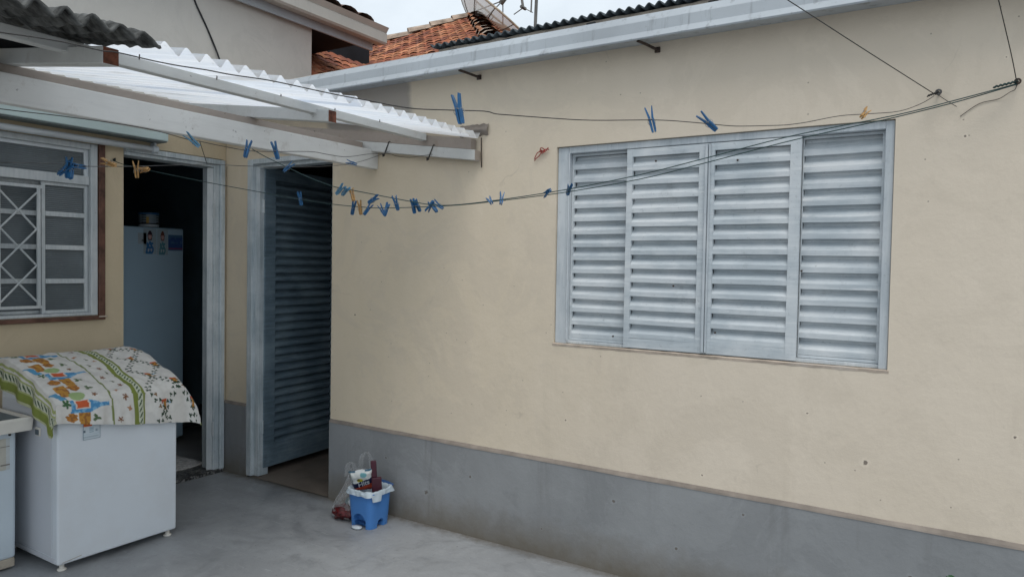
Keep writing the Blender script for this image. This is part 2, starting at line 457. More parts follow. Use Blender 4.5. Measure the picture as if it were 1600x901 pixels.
def louvre(m, u0, u1, z0, z1, n, fn, depth=.02, lip=.36):
    p = (z1-z0)/n; prof = []
    for i in range(n):
        zt = z1 - i*p
        prof += [(zt, -depth), (zt-p*.20, -depth), (zt-p*(1-lip), -.001), (zt-p*(1-lip)-.002, 0), (zt-p, 0), (zt-p-.001, -.004)]
    prof.append((z0-.0005, -depth))
    [m.strip(prof, u0+(u1-u0)*k/8, u0+(u1-u0)*(k+1)/8, fn) for k in range(8)]

# ================================================================== the low wing with the shuttered window
wing = thing('house_wing', 'low cream house wing with grey dado, long grey gutter and big louvred shutter window', 'house', (0,0,0))
XF = lambda u,w,z: (u, w, z)
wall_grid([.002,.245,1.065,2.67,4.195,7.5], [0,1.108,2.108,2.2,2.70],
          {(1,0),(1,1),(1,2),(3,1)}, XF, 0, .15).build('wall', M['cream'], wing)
# dado: painted band standing slightly proud, with a chamfered dirty top
for a,b in ((.002,.243),(1.067,7.5)):
    m = MB(); m.prism([(0.0,-.003),(-.013,-.003),(-.013,.492),(0.0,.492)], a, b, lambda t,p,q:(t,p,q))
    m.build('dado', M['dado'], wing)
    m = MB(); n = max(2,int((b-a)/.06)); pr = [(-.0135,.492),(-.010,.499),(0.0,.511)]
    def led(i,j,a=a,b=b,pr=pr):
        x = a+(b-a)*i; y,z = pr[int(round(j*2))]
        return (x, y - (.002 if j<.9 else 0), z + .0025*noise.noise((x*3,j*2,1)) + .002*noise.noise((x*19,j*2,1)) - .001)
    m.grid(n, 2, led); m.build('dado_ledge', M['ledge'], wing)
# gutter
GP = [(-.001,2.556),(-.10,2.5475),(-.124,2.544),(-.125,2.557),(-.135,2.557),(-.136,2.537),(-.142,2.536),(-.146,2.542),(-.124,2.574),(-.122,2.622),(-.120,2.626),(-.092,2.664),(-.088,2.664),(-.09,2.655),(-.112,2.62),(-.114,2.58),(-.02,2.57),(-.02,2.66),(-.001,2.66)]
m = MB(); m.prism(GP, .06, 7.5, lambda t,p,q:(t,p,q))
gut = m.build('gutter', M['gutter'], wing)
for x in (2.163, 3.179):
    m = MB(); m.tube([(x-.035,-.118,2.540),(x-.01,-.08,2.532),(x+.02,-.004,2.520)], .007); m.box(x+.008,x+.032,-.012,-.001,2.508,2.532)
    m.build('gutter_bracket', M['iron'], gut)
for x in (1.9, 3.35, 4.9):
    m = MB(); m.strip([(y-.0025, z) for y,z in GP[6:12]], x, x+.035, lambda t,p,q:(t,p,q)); m.build('seam_cover', M['gutter'], gut)
# mortar strip and dark corrugated roof over the wing
m = MB(); m.grid(150, 4, lambda i,j: (1.9+5.6*i, -.018+.02*j+.010*noise.noise((i*60,j*3,2)), 2.655+.058*j+.008*noise.noise((i*80,j*2,7))))
m.build('mortar_strip', M['mortar'], wing)
for k in range(18):
    x = 2.0+k*.29+rnd.uniform(-.06,.06); z = 2.672+rnd.uniform(0,.012); m = MB()
    m.grid(4,2, lambda i,j: (x+.05*i+.006*rnd.random(), -.033-.002*math.sin(i*3.1), z+.010*j+.012*i*.2))
    m.build('mortar_gap', M['rubber'], wing)
def corr(m, ys, fx0, fx1, pitch, amp, phase=0, sub=10, jit=0):
    pass
m = MB(); N = int(5.65/.005)
def zr(i,j):
    x = 1.86+5.65*i; y = -.035 + 3.4*j
    return (x, y, 2.728 + .010*math.sin(2*math.pi*x/.050) + .10*y + .003*noise.noise((x*4,0,0)))
m.grid(N, 3, zr)
m.build('corrugated_roof', M['zinc_dark'], wing, smooth=True, solid=.006)

# shutter window
win = bpy.data.objects.new('louvred_window', None); COL.objects.link(win); win.parent = wing; win.location = (3.43,0,1.108)
win['label'] = 'wide four panel steel shutter window painted blue grey'
m = MB()
m.box(2.672,2.735,.014,.11,1.11,2.106); m.box(4.160,4.193,.014,.11,1.11,2.106)
m.box(2.735,4.160,.014,.11,2.074,2.106); m.box(2.735,4.160,.030,.11,1.11,1.126)
m.box(2.735,2.742,.006,.014,1.126,2.074); 
m.build('frame', M['shutter_v'], win, bevel=.0025)
def panel(x0, x1, z0, z1, yf, n, sl, sr, top, bot):
    m = MB(); t = .022
    if sl: m.box(x0, x0+sl, yf, yf+t, z0, z1)
    if sr: m.box(x1-sr, x1, yf, yf+t, z0, z1)
    m.box(x0+sl, x1-sr, yf+.002, yf+t, z1-top, z1); m.box(x0+sl, x1-sr, yf+.002, yf+t, z0, z0+bot)
    louvre(m, x0+sl, x1-sr, z0+bot+.0015, z1-top, n, lambda t_,p,q: (t_, yf+.003-q+.0035*noise.noise((t_*2.5,p*7,yf*50)), p+.002*noise.noise((t_*3,p*9,yf*31))), .030, .34)
    return m.build('shutter_panel', M['shutter'], win)
panel(2.737, 3.068, 1.128, 2.072, .046, 14, .010, .010, .010, .012)
panel(3.845, 4.158, 1.128, 2.072, .046, 13, .004, .010, .010, .012)
panel(3.052, 3.452, 1.116, 2.070, .010, 13, .028, .046, .036, .046)
panel(3.456, 3.845, 1.116, 2.070, .010, 13, .020, .044, .032, .050)
m = MB()
m.box(3.436,3.448,-.002,.0095,1.12,2.068); m.box(3.452,3.460,-.001,.009,1.12,2.066)
m.build('meeting_strip', M['shutter_v'], win, bevel=.002)
for (x,z) in ((3.20,2.005),(3.58,1.985),(3.50,1.215),(3.00,1.165),(3.86,1.50),(3.30,1.42)):
    m = MB(); m.lathe([(.0001,0),(.005,0),(.004,.006),(.0001,.0065)], 0,0, 8)
    m.v = [(x+v[0], .006-v[2], z+v[1]) for v in m.v]
    m.build('rivet', M['iron'], win)
m = MB(); m.grid(90, 2, lambda i,j: (2.665+1.535*i, (-.001,-.004,.012)[int(round(j*2))]+.002*noise.noise((i*40,j,1)), (1.096,1.107,1.1105)[int(round(j*2))]+.0018*noise.noise((i*30,j,5))))
m.build('sill', M['sill'], win)

# store room behind the louvred door
def room(x0,x1,y0,y1,z1,skip,mat,name,par):
    m = MB(); q = {'x0':[(x0,y0,0),(x0,y1,0),(x0,y1,z1),(x0,y0,z1)], 'x1':[(x1,y0,0),(x1,y1,0),(x1,y1,z1),(x1,y0,z1)],
         'y0':[(x0,y0,0),(x1,y0,0),(x1,y0,z1),(x0,y0,z1)], 'y1':[(x0,y1,0),(x1,y1,0),(x1,y1,z1),(x0,y1,z1)], 'c':[(x0,y0,z1),(x1,y0,z1),(x1,y1,z1),(x0,y1,z1)]}
    for k,v in q.items():
        if k != skip: m.add(v, [(0,1,2,3)])
    return m.build(name, mat, par)
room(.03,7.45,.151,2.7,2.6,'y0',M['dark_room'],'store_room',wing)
m = MB(); m.add([(.246,0.0,.004),(1.064,0.0,.004),(1.064,.15,.012),(.246,.15,.012)],[(0,1,2,3)]); m.add([(.03,.15,.012),(7.45,.15,.012),(7.45,2.7,.012),(.03,2.7,.012)],[(0,1,2,3)])
m.build('store_floor', M['inner_floor'], wing)
df = bpy.data.objects.new('door_frame', None); COL.objects.link(df); df.parent = wing; df.location = (.65,0,0)
m = MB(); m.box(.247,.298,-.010,.10,.01,2.199); m.box(.298,.345,.016,.10,.01,2.17); m.build('jamb', M['frame_steel'], df, bevel=.004)
m = MB(); m.box(1.03,1.063,.03,.11,.01,2.199); m.build('jamb', M['frame_steel'], df, bevel=.004)
m = MB(); m.box(.299,1.03,-.008,.10,2.165,2.199); m.box(.346,1.03,.018,.10,2.14,2.165); m.build('head', M['frame_steel'], df, bevel=.003)
# the louvred door leaf, open into the room
d = Vector((-.05,.748,0)).normalized(); nn = Vector((d.y,-d.x,0)); o0 = Vector((.353,.055,0))
LF = lambda u,z,v: tuple(o0 + d*u + nn*v + Vector((0,0,z)))
leaf = bpy.data.objects.new('louvred_door', None); COL.objects.link(leaf); leaf.parent = wing; leaf.location = (.353,.055,.06)
leaf['label'] = 'grey louvred steel door standing open into the dark store room'
def lbox(m, u0,u1,z0,z1,v0,v1):
    vs = [LF(u,z,v) for z in (z0,z1) for (u,v) in ((u0,v0),(u1,v0),(u1,v1),(u0,v1))]
    m.add(vs, [(0,3,2,1),(4,5,6,7),(0,1,5,4),(1,2,6,5),(2,3,7,6),(3,0,4,7)])
m = MB(); lbox(m,0,.10,.06,2.15,-.03,0); lbox(m,.68,.76,.06,2.15,-.03,0); lbox(m,.10,.68,.06,.20,-.03,-.001); lbox(m,.10,.68,2.07,2.15,-.03,-.001)
m.build('door_rail', M['door_steel'], leaf, bevel=.003)
m = MB(); louvre(m,.10,.68,.201,2.07,32,lambda t,p,q: LF(t+.0,p+.0015*noise.noise((t*4,p*9,2)),q-.003),.034,.34)
m.build('louvres', M['door_steel'], leaf)
for z in (.35, 1.88):
    m = MB(); m.tube([(.350,.046,z-.045),(.350,.046,z+.045)], .008); m.build('hinge', M['frame_steel'], leaf)

# ================================================================== the main house on the left
house = thing('main_house', 'main house with cream lower wall, taller greige upper wall and grey eaves on the left', 'house', (0,0,0))
YF = lambda u,w,z: (w, u, z)
wall_grid([-6,-2.15,-.891,-.731,-.018,.0], [0,1.16,2.185,2.213,2.46],
          {(1,1),(3,0),(3,1),(3,2)}, YF, 0, -.15).build('wall', M['cream_side'], house)
m = MB(); m.box(-.15,.0,-6,.775,2.461,3.6); m.build('upper_wall', M['greige'], house)
m = MB(); m.prism([(0.0,.0),(.012,.0),(.012,.49),(0.0,.51)], -6, -.733, lambda t,p,q:(p,t,q)); m.build('dado', M['dado'], house)
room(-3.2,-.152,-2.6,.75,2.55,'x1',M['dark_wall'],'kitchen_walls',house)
m = MB(); m.add([(-3.2,-2.6,.018),(-.151,-2.6,.018),(-.151,.75,.018),(-3.2,.75,.018)],[(0,1,2,3)]); m.build('kitchen_floor', M['kitchen_floor'], house)
m = MB(); m.box(-.16,.022,-.728,-.024,.0,.024); m.build('threshold', M['granite'], house, bevel=.004)
kf = bpy.data.objects.new('kitchen_door_frame', None); COL.objects.link(kf); kf.parent = house; kf.location = (0,-.37,0)
m = MB(); m.box(-.12,.010,-.102,-.058,.025,2.17); m.box(-.12,.026,-.058,-.022,.025,2.205); m.build('jamb', M['frame_steel'], kf, bevel=.005)
m = MB(); m.box(-.12,.024,-.729,-.059,2.172,2.205); m.box(-.12,.008,-.729,-.103,2.15,2.171); m.build('head', M['frame_steel'], kf, bevel=.004)
kd = Vector((-.70,.71,0)).normalized(); kn = Vector((-kd.y, kd.x,0))
m = MB(); vs = [Vector((-.012,-.141,0))+kd*u+Vector((.018,.034,0))*v+Vector((0,0,z)) for z in (.03,2.145) for (u,v) in ((0,0),(.68,0),(.68,1),(0,1))]
m.add(vs, [(0,3,2,1),(4,5,6,7),(0,1,5,4),(1,2,6,5),(2,3,7,6),(3,0,4,7)])
kdoor = m.build('kitchen_door', M['pale_frame'], house, bevel=.002)
for z in (.32,1.85):
    m = MB(); m.tube([(.012,-.106,z-.05),(.012,-.106,z+.05)], .007); m.build('hinge', M['pale_frame'], kdoor)

kw = bpy.data.objects.new('kitchen_window', None); COL.objects.link(kw); kw.parent = house; kw.location = (0,-1.5,1.16)
kw['label'] = 'white kitchen window with ribbed glass and crossed security bars in brown trim'
m = MB(); m.box(.001,.022,-.8905,-.853,1.136,2.20); m.box(.001,.024,-2.2,-.853,1.132,1.156); m.build('trim', M['brown_wood'], kw, bevel=.003)
m = MB(); m.box(.0245,.034,-.895,-.845,1.146,1.156); m.build('sill_end', M['sill'], kw, bevel=.003)
m = MB(); m.box(-.09,.012,-.934,-.893,1.160,2.185); m.box(-.09,.012,-2.15,-.934,1.160,1.178); m.box(-.09,.010,-2.15,-.934,2.150,2.185)
m.box(-.06,-.004,-2.15,-.934,1.938,1.992); m.build('frame', M['pale_frame'], kw, bevel=.004)
m = MB(); m.box(-.07,-.016,-.958,-.9345,1.99,2.15); m.box(-.07,-.018,-2.15,-.959,2.130,2.15); m.build('transom_bead', M['pvc'], kw, bevel=.002)
def sash(y0,y1,x,nm):
    m = MB(); w = .020
    m.box(x-.02,x,y0,y0+w,1.179,1.937); m.box(x-.02,x,y1-w,y1,1.179,1.937); m.box(x-.02,x-.001,y0+w,y1-w,1.179,1.197); m.box(x-.02,x-.001,y0+w,y1-w,1.918,1.937)
    for z in (1.755,1.562,1.366): m.box(x-.018,x+.002,y0+w,y1-w,z-.014,z+.014)
    return m.build(nm, M['pale_frame'], kw, bevel=.002)
sash(-1.192,-.936,-.018,'sash'); sash(-1.42,-1.16,-.055,'sash'); sash(-1.68,-1.425,-.018,'sash')
for (y0,y1,z0,z1,x) in ((-2.15,-.96,1.992,2.13,-.030),(-1.17,-.958,1.198,1.917,-.029),(-1.40,-1.182,1.198,1.917,-.066),(-1.66,-1.446,1.198,1.917,-.029),(-2.15,-1.70,1.178,1.938,-.05)):
    m = MB(); m.box(x-.004,x,y0,y1,z0,z1); m.build('pane', M['glass'], kw)
m = MB()
m.box(-.012,.000,-2.1,-1.196,1.893,1.911); m.box(-.012,.000,-2.1,-1.196,1.212,1.228); m.box(-.0125,-.0005,-1.222,-1.204,1.2285,1.8925); m.box(-.0125,-.0005,-1.42,-1.405,1.2285,1.8925)
for cz in range(3):
    z0 = 1.252+cz*.205; z1 = z0+.205
    for y0,y1 in ((-1.405,-1.222),(-1.61,-1.42),(-1.80,-1.61)):
        m.tube([(-.0055,y0,z0),(-.0055,y1,z1)], .0055, 6); m.tube([(-.0105,y0,z1),(-.0105,y1,z0)], .0055, 6)
m.build('security_grille', M['pale_frame'], kw)

# eaves of the main house
m = MB(); m.box(.045,.062,-6,1.403,3.335,3.43); m.build('fascia', M['fascia'], house, bevel=.003)
m = MB(); m.prism([(.064,3.40),(.10,3.392),(.165,3.385),(.178,3.40),(.180,3.475),(.172,3.482),(.203,3.525),(.195,3.527),(.160,3.482),(.160,3.41),(.08,3.415),(.08,3.515),(.064,3.515)], -6, 1.455, lambda t,p,q:(p,t,q))
m.build('eave_gutter', M['gutter_beige'], house)
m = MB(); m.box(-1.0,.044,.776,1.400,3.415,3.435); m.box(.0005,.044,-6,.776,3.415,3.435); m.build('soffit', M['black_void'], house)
m = MB(); m.box(-1.05,-.95,.78,2.42,2.9,3.79); m.build('eave_shade_board', M['black_void'], house)  # added near-black board standing in for the shade beneath the eave

def tiles(m, P, fall, side, nf, ns, lf, ls, inside, rr, cols):
    """barrel tiles: P origin (low corner), fall = unit vector up the slope, side = unit along the eave"""
    up = side.cross(fall).normalized()
    if up.z < 0: up = -up
    for a in range(nf):
        for b in range(ns):
            c = P + fall*(a*lf) + side*((b+.5)*ls)
            if not inside(c): continue
            col = cols[rr.randrange(len(cols))]; k = rr.uniform(.75,1.2); col = tuple(q*k for q in col)
            tilt = rr.uniform(-.02,.02); lift = rr.uniform(0,.010); vs = []; n = 6
            for e in (0,1):
                L = -.03 if e == 0 else lf+.03
                w = ls*(.56 if e == 0 else .46); h = .27*ls if e == 0 else .23*ls
                for q in range(n+1):
                    an = math.pi*q/n
                    vs.append(c + fall*L + side*(math.cos(an)*w + tilt*L) + up*(math.sin(an)*h + lift*.7 + (.007 if e==0 else 0.002)))
            m.add(vs, [(q,q+1,n+1+q+1,n+1+q) for q in range(n)], col)
            # channel tile between
            c2 = c + side*(ls*.5); vs = []
            for e in (0,1):
                L = -.01 if e == 0 else lf+.05
                for q in range(4): vs.append(c2 + fall*L + side*((q/3-.5)*ls*.9) + up*(.004-.02*math.sin(math.pi*q/3)+(.012 if e==0 else -.006)))
            m.add(vs, [(q,q+1,5+q,4+q) for q in range(3)], tuple(q*.7 for q in col))
TC = [(.46,.165,.085),(.40,.13,.065),(.54,.23,.12),(.33,.11,.06),(.48,.19,.09),(.24,.085,.055)]
m = MB(); up1 = Vector((-1,0,.28)).normalized()
tiles(m, Vector((.15,-2.6,3.52)), up1, Vector((0,1,0)), 4, 22, .34, .185, lambda c: c.y < 1.36, random.Random(5), [(.20,.13,.105),(.15,.11,.095),(.24,.14,.105)])
m.build('eave_tiles', M['old_tile'], house)

# ------------------------------------------------------------------ tiled roof of the house behind
back = thing('tiled_roof_house', 'terracotta barrel tiled roof with a valley and pale ridge caps rising behind the grey gutter', 'house', (-.5,2.5,0))
rt = random.Random(8)
t1 = .62; f1 = Vector((-1,0,t1)).normalized()
zl = lambda x: 2.97 - t1*x
zb = lambda y: 2.2176 + .5657*y
m = MB(); tiles(m, Vector((1.1,.80,zl(1.1))), f1, Vector((0,1,0)), 20, 23, .16, .115, lambda c: c.x > -.93 and c.z > zb(c.y)-.12, rt, TC)
m.build('roof_slope', M['tile'], back)
m = MB(); f2 = Vector((0,1,.5657)).normalized()
hip = lambda x: 2.737 - (x-.373)*1.2117      # y of the hip at x
def ins2(c):
    if c.x > -1.0 and c.y > hip(c.x): return False
    if c.x <= -1.0 and c.y > 4.399+(c.x+1.0)*.845: return False
    return c.z > zl(c.x)-.12
tiles(m, Vector((-3.0,.25,zb(.25))), Vector(f2), Vector((1,0,0)), 32, 48, .155, .115, ins2, rt, TC)
m.build('roof_slope', M['tile'], back)
m = MB(); f3 = Vector((-1,0,.685)).normalized()
tiles(m, Vector((2.2,1.2,4.706-.685*3.2)), f3, Vector((0,1,0)), 24, 34, .155, .115, lambda c: c.y > hip(c.x)+.02 and c.y < 4.9 and c.x>-1.0, rt, [(.42,.19,.10),(.36,.15,.075),(.46,.22,.12)])
m.build('roof_slope', M['tile'], back)
def caps(pts_a, pts_b, n, name='ridge_cap'):
    m = MB(); A = Vector(pts_a); B = Vector(pts_b); dd = (B-A)/n; L = dd.length; dn = dd.normalized()
    sd = dn.cross(Vector((0,0,1))).normalized(); up = sd.cross(dn)
    for k in range(n):
        vs = []; j = rt.uniform(-.01,.01); col = rt.uniform(.8,1.1)
        for e,(w,h) in enumerate(((.12,.085),(.095,.07))):
            for q in range(7):
                an = math.pi*q/6
                vs.append(A+dd*k + dn*(e*L*1.12) + sd*(math.cos(an)*w) + up*(math.sin(an)*h + j + (.02 if e==0 else 0) - .005))
        m.add(vs, [(q,q+1,8+q,7+q) for q in range(6)], (.42*col,.27*col,.18*col))
    return m
caps((-2.9,2.795,3.80),(-1.0,4.40,4.706),9).build('ridge_cap', M['cap'], back)
caps((.6,2.46,3.62),(-1.0,4.40,4.70),8).build('hip_cap', M['cap'], back)
caps((.9,4.95,3.42),(-1.0,4.75,4.70),8).build('hip_cap', M['tile'], back)
m = MB(); m.box(-3,1.2,3.2,7.5,0,2.5); m.build('wall', M['mortar'], back)

# ================================================================== canopy over the doors
can = thing('patio_canopy', 'lean-to canopy of white corrugated sheets on pale timber beams above the doors', 'canopy', (1.45,-1.2,0))
m = MB(); m.box(1.400,1.449,-3.6,-.001,2.066,2.176); m.build('beam', M['beam'], can, bevel=.004)
m = MB(); m.box(1.352,1.399,-3.6,-.08,2.10,2.219); m.build('upper_board', M['bare_wood'], can, bevel=.003)
zt = lambda x: 2.205-.134*(x-1.85)
def rafter(y0, y1, x1, off, mat, x0=.02):
    m = MB(); vs = [(x,y,zt(x)+off-h) for (x,y,h) in ((x0,y0,.056),(x1,y0,.056),(x1,y1,.056),(x0,y1,.056),(x0,y0,0),(x1,y0,0),(x1,y1,0),(x0,y1,0))]
    m.add(vs, [(0,3,2,1),(4,5,6,7),(0,1,5,4),(1,2,6,5),(2,3,7,6),(3,0,4,7)])
    r = m.build('rafter', mat, can, bevel=.003)
    m = MB(); vs = [(x1+.001+e,y,zt(x1)+off-h) for e in (0,.0015) for (y,h) in ((y0+.002,.054),(y1-.002,.054),(y1-.002,.002),(y0+.002,.002))]
    m.add(vs, [(0,1,2,3),(7,6,5,4),(0,4,5,1),(1,5,6,2),(2,6,7,3),(3,7,4,0)])
    m.build('end_grain', M['end_grain'] if off > 0 else M['bare_wood'], r)
rafter(-1.965,-1.912,2.088,.008,M['rafter']); rafter(-.875,-.825,1.951,.012,M['rafter']); rafter(-.062,-.014,2.20,-.038,M['rafter'])
m = MB(); vs = [(x,y,zt(x)+z) for (x,y,z) in ((.02,-.055,-.036),(2.17,-.055,-.036),(2.17,-.008,-.036),(.02,-.008,-.036),(.02,-.055,.022),(2.17,-.055,.022),(2.17,-.008,.022),(.02,-.008,.022))]
m.add(vs, [(0,3,2,1),(4,5,6,7),(0,1,5,4),(1,2,6,5),(2,3,7,6),(3,0,4,7)]); m.build('wall_batten', M['bare_wood'], can)
m = MB(); vs = [(x,y,zt(x)+z) for (x,y,z) in ((.02,-1.935,.0085),(1.80,-1.935,.0085),(1.80,-1.905,.0085),(.02,-1.905,.0085),(.02,-1.935,.085),(1.80,-1.935,.038),(1.80,-1.905,.038),(.02,-1.905,.085))]
m.add(vs, [(0,3,2,1),(4,5,6,7),(0,1,5,4),(1,2,6,5),(2,3,7,6),(3,0,4,7)]); m.build('dark_gap_strip', M['black_void'], can)  # added strip, near-black so the gap above the rafter looks dark
m = MB(); m.box(1.832,1.872,-3.6,-.066,2.193,2.233); m.build('purlin', M['rafter'], can, bevel=.003)
m = MB(); m.box(.35,.39,-3.6,-.066,2.394,2.434); m.build('purlin', M['rafter'], can, bevel=.003)
def sheet(y0, y1, x1, amp, off, name, mat, pitch=.0785, thick=0, rough=0, edge=0):
    m = MB(); ny = int((y1-y0)/pitch*12)
    def fn(i,j):
        y = y0+(y1-y0)*i; x = .02+(x1-.02)*j
        w = math.sin(2*math.pi*(y+1.98)/pitch+1.57)
        z = 2.197+.168*(2.2-x)+amp*(w+.22*math.sin(4*math.pi*(y+1.98)/pitch+3.1))+off
        if rough: z += rough*noise.noise((x*9,y*9,3)) + rough*.8*noise.noise((x*26,y*26,5))
        if j > .99: x += edge*noise.noise((y*14,2,2))
        return (x,y,z)
    m.grid(ny, 90 if rough else 16, fn)
    return m.build(name, mat, can, smooth=True, solid=thick)
sheet(-1.84,-.90,2.205,.0165,.0,'translucent_sheet',M['translucent'],edge=.006)
sheet(-.985,-.012,2.212,.0160,.0035,'translucent_sheet',M['translucent'],edge=.006)
sheet(-3.6,-1.85,2.225,.0165,.013,'fibre_cement_sheet',M['asbestos'],thick=.009,rough=.012,edge=.035)
for y in (-1.72,-1.40,-1.08,-.76,-.45):
    m = MB(); m.tube([(1.8745,y,2.228),(1.8745,y+.002,2.262)], .0022, 6); m.build('nail', M['iron'], can)
m = MB(); m.tube([(2.212,-.016,2.19),(2.211,-.014,2.10),(2.213,-.012,2.03)], .0035, 6); m.build('rod', M['iron'], can)
m = MB(); m.grid(18,8, lambda i,j: (2.06+.19*i, -.004-.035*math.sin(math.pi*min(1,j*1.1))*(.5+.5*math.sin(math.pi*i))-.006*noise.noise((i*9,j*9,1)), 2.205+.062*j+.008*noise.noise((i*8,j*5,4))))
m.build('mortar_patch', M['ledge'], can, smooth=True)
for x,y in ((1.57,-.06),(1.90,-.06)):
    z = zt(x)-.038; m = MB()
    m.tube([(x-.012,-.066,z-.070),(x-.024,-.066,z-.075),(x-.018,-.074,z-.068),(x-.010,-.066,z-.062),(x+.004,-.066,z-.03),(x+.020,-.064,z+.006),(x+.022,-.03,z+.008)], [.005,.006,.006,.004,.0032,.0032,.0032], 6)
    m.build('tie_wire', M['wire'], can)

# awning over the kitchen window
aw = thing('window_awning', 'pale teal metal awning cassette with white roller tube above the kitchen window', 'awning', (.06,-1.5,2.2))
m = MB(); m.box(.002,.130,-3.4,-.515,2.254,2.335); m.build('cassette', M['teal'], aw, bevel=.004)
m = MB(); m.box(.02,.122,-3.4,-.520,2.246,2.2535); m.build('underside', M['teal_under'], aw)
m = MB(); m.tube([(.062,-3.4,2.200),(.062,-.575,2.200)], .019, 16); m.build('roller_tube', M['pvc'], aw, smooth=True)
m = MB(); m.tube([(.062,-.585,2.200),(.062,-.548,2.200)], .0235, 16); m.box(.002,.05,-.560,-.545,2.18,2.2455); m.build('end_bracket', M['white_plastic'], aw, bevel=.002)

# ================================================================== washing machine, cloth, tub
wm = thing('washing_machine', 'white top loading washing machine under the printed cloth beside the kitchen door', 'washing machine', (.56,-1.215,0))
WP = [(.285,.036),(.846,.036),(.850,.79),(.842,.812),(.815,.826),(.60,.905),(.40,.955),(.285,.960)]
m = MB(); m.prism(WP, -1.519, -.912, lambda t,p,q:(p,t,q)); m.build('body', M['enamel'], wm, bevel=.010, seg=3)
m = MB(); m.box(.30,.80,-1.5235,-1.519,.075,.79); m.build('side_panel', M['enamel_shaded'], wm, bevel=.003)
m = MB(); m.box(.30,.83,-1.5225,-1.519,.045,.068); m.build('skirt', M['enamel_shaded'], wm, bevel=.002)
for x,y in ((.815,-1.485),(.815,-.945),(.32,-1.485),(.32,-.945)):
    m = MB(); m.lathe([(.019,.001),(.021,.005),(.019,.010),(.011,.014),(.011,.037)], x, y, 16); m.build('foot', M['rim'], wm, smooth=False)
m = MB(); m.box(.655,.705,-1.530,-1.5236,.640,.682); m.build('hose_clip', M['rim'], wm, bevel=.004)
m = MB(); m.box(.664,.696,-1.533,-1.5302,.646,.672); m.build('hose_clip', M['tub_in'], wm, bevel=.003)
# energy label on the front
def painted(nu, nv, fn, cf, name, mat, par=None):
    m = MB()
    for j in range(nv):
        for i in range(nu):
            c = cf((i+.5)/nu, (j+.5)/nv)
            m.add([fn(i/nu,j/nv), fn((i+1)/nu,j/nv), fn((i+1)/nu,(j+1)/nv), fn(i/nu,(j+1)/nv)], [(0,1,2,3)], c)
    return m.build(name, mat, par)
def elabel(u,v):
    if u < .03 or u > .97 or v < .02: return (.22,.30,.36)
    if v > .80 and u < .50: return (.05,.045,.03) if v < .9 else (.45,.30,.08)
    if .62 < v < .76 and u < .50 + (v-.62)*.6: return (.62,.13,.03)
    if v > .62 and u > .55 and (int(v*30)%2==0) and u < .85: return (.45,.53,.58)
    if .30 < v < .56 and .36 < u < .62 and int(v*40)%3 != 0: return (.30,.42,.50)
    if .34 < v < .46 and (.66 < u < .88): return (.30,.38,.44) if .72<u<.82 else (.50,.57,.62)
    if .34 < v < .46 and .04 < u < .14: return (.14,.18,.22)
    if .10 < v < .15 and u < .9: return (.42,.50,.55)
    if .22 < v < .25: return (.45,.55,.62)
    return (.58,.65,.70)
painted(36, 44, lambda u,v:(.8525, -1.404+.082*u, .618+.105*v), elabel, 'energy_label', M['print'], wm)
m = MB(); m.grid(10,2, lambda i,j:(.8515,-1.500+.09*i,.047+.010*i+.0025*j)); m.build('scuff', M['beige'], wm)

# printed cloth draped over the machine
TP = [(.275,.972),(.34,.974),(.42,.968),(.50,.950),(.58,.925),(.66,.896),(.74,.865),(.80,.843),(.838,.825),(.862,.80)]
TL = [0]
for a,b in zip(TP,TP[1:]): TL.append(TL[-1]+math.hypot(b[0]-a[0],b[1]-a[1]))
TE = TL[-1]; FD = .122; TT = TE+FD
SL, SR, SW = .145, .20, .615; SS = SL+SW+SR
def topz(t):
    t = max(0,min(TE,t))
    for k in range(len(TL)-1):
        if t <= TL[k+1]+1e-9:
            f = (t-TL[k])/(TL[k+1]-TL[k]); return TP[k][0]+f*(TP[k+1][0]-TP[k][0]), TP[k][1]+f*(TP[k+1][1]-TP[k][1])
    return TP[-1]
def clothpt(i,j):
    s = i*SS; t = j*TT
    x,z = topz(t); y = -1.524 + min(max(s-SL,0),SW)*(.618/SW)
    dl = max(0,SL-s); dr = max(0,s-SL-SW); dt = max(0,t-TE); ds = max(dl,(math.sqrt(dr*dr+.0016)-.04)*1.05)
    dt *= .72+.88*min(1,max(0,(s-SL)/SW))
    p = 5; drop = (ds**p+dt**p)**(1/p) if ds+dt>0 else 0
    fold = noise.noise((s*9,t*9,1.5))
    if dt>0: x += .010+.012*min(1,dt/.1) + .020*min(1,dt/.07)*noise.noise((s*13,.3+t*2,4)) + .008*min(1,dt/.05)*noise.noise((s*31,.9,4)) + .2*min(ds,dt)
    if dl>0: y -= .008+.02*min(1,dl/.12) + .022*min(1,dl/.07)*noise.noise((t*12,.7,9)) + .15*min(ds,dt)
    if dr>0: y += .006*min(1,dr/.01)+.052*(1-math.exp(-dr/.045)) + .016*noise.noise((t*9,.2,6))*min(1,dr/.05) + .15*min(dr,dt)
    # hem of the front runs a little unevenly
    drop *= 1 + .10*noise.noise((s*5, t*3, 8))
    z -= drop
    # wrinkles on top
    rg = lambda a: .35-abs(a)
    zz = .008*noise.noise((s*9,t*7,2)) + .010*rg(noise.noise((s*6+t*5,t*9-s*4,7))) + .008*rg(noise.noise((s*13-t*9,t*8+s*6,21))) + .003*noise.noise((s*40,t*30,3))
    ed = 1/(1+30*drop)
    z += .008 + zz*ed + .010*math.exp(-((s-SL-SW)/.06)**2)*ed
    x += .004*noise.noise((s*18,t*18,11))*(1-ed); y += .003*noise.noise((s*18,t*18,14))*(1-ed)
    return (x,y,z)
OL, OLP, DKG, WHT = (.21,.25,.055), (.36,.40,.16), (.035,.075,.035), (.72,.70,.66)
rc = random.Random(4)
MOT = []   # (s, t, kind)
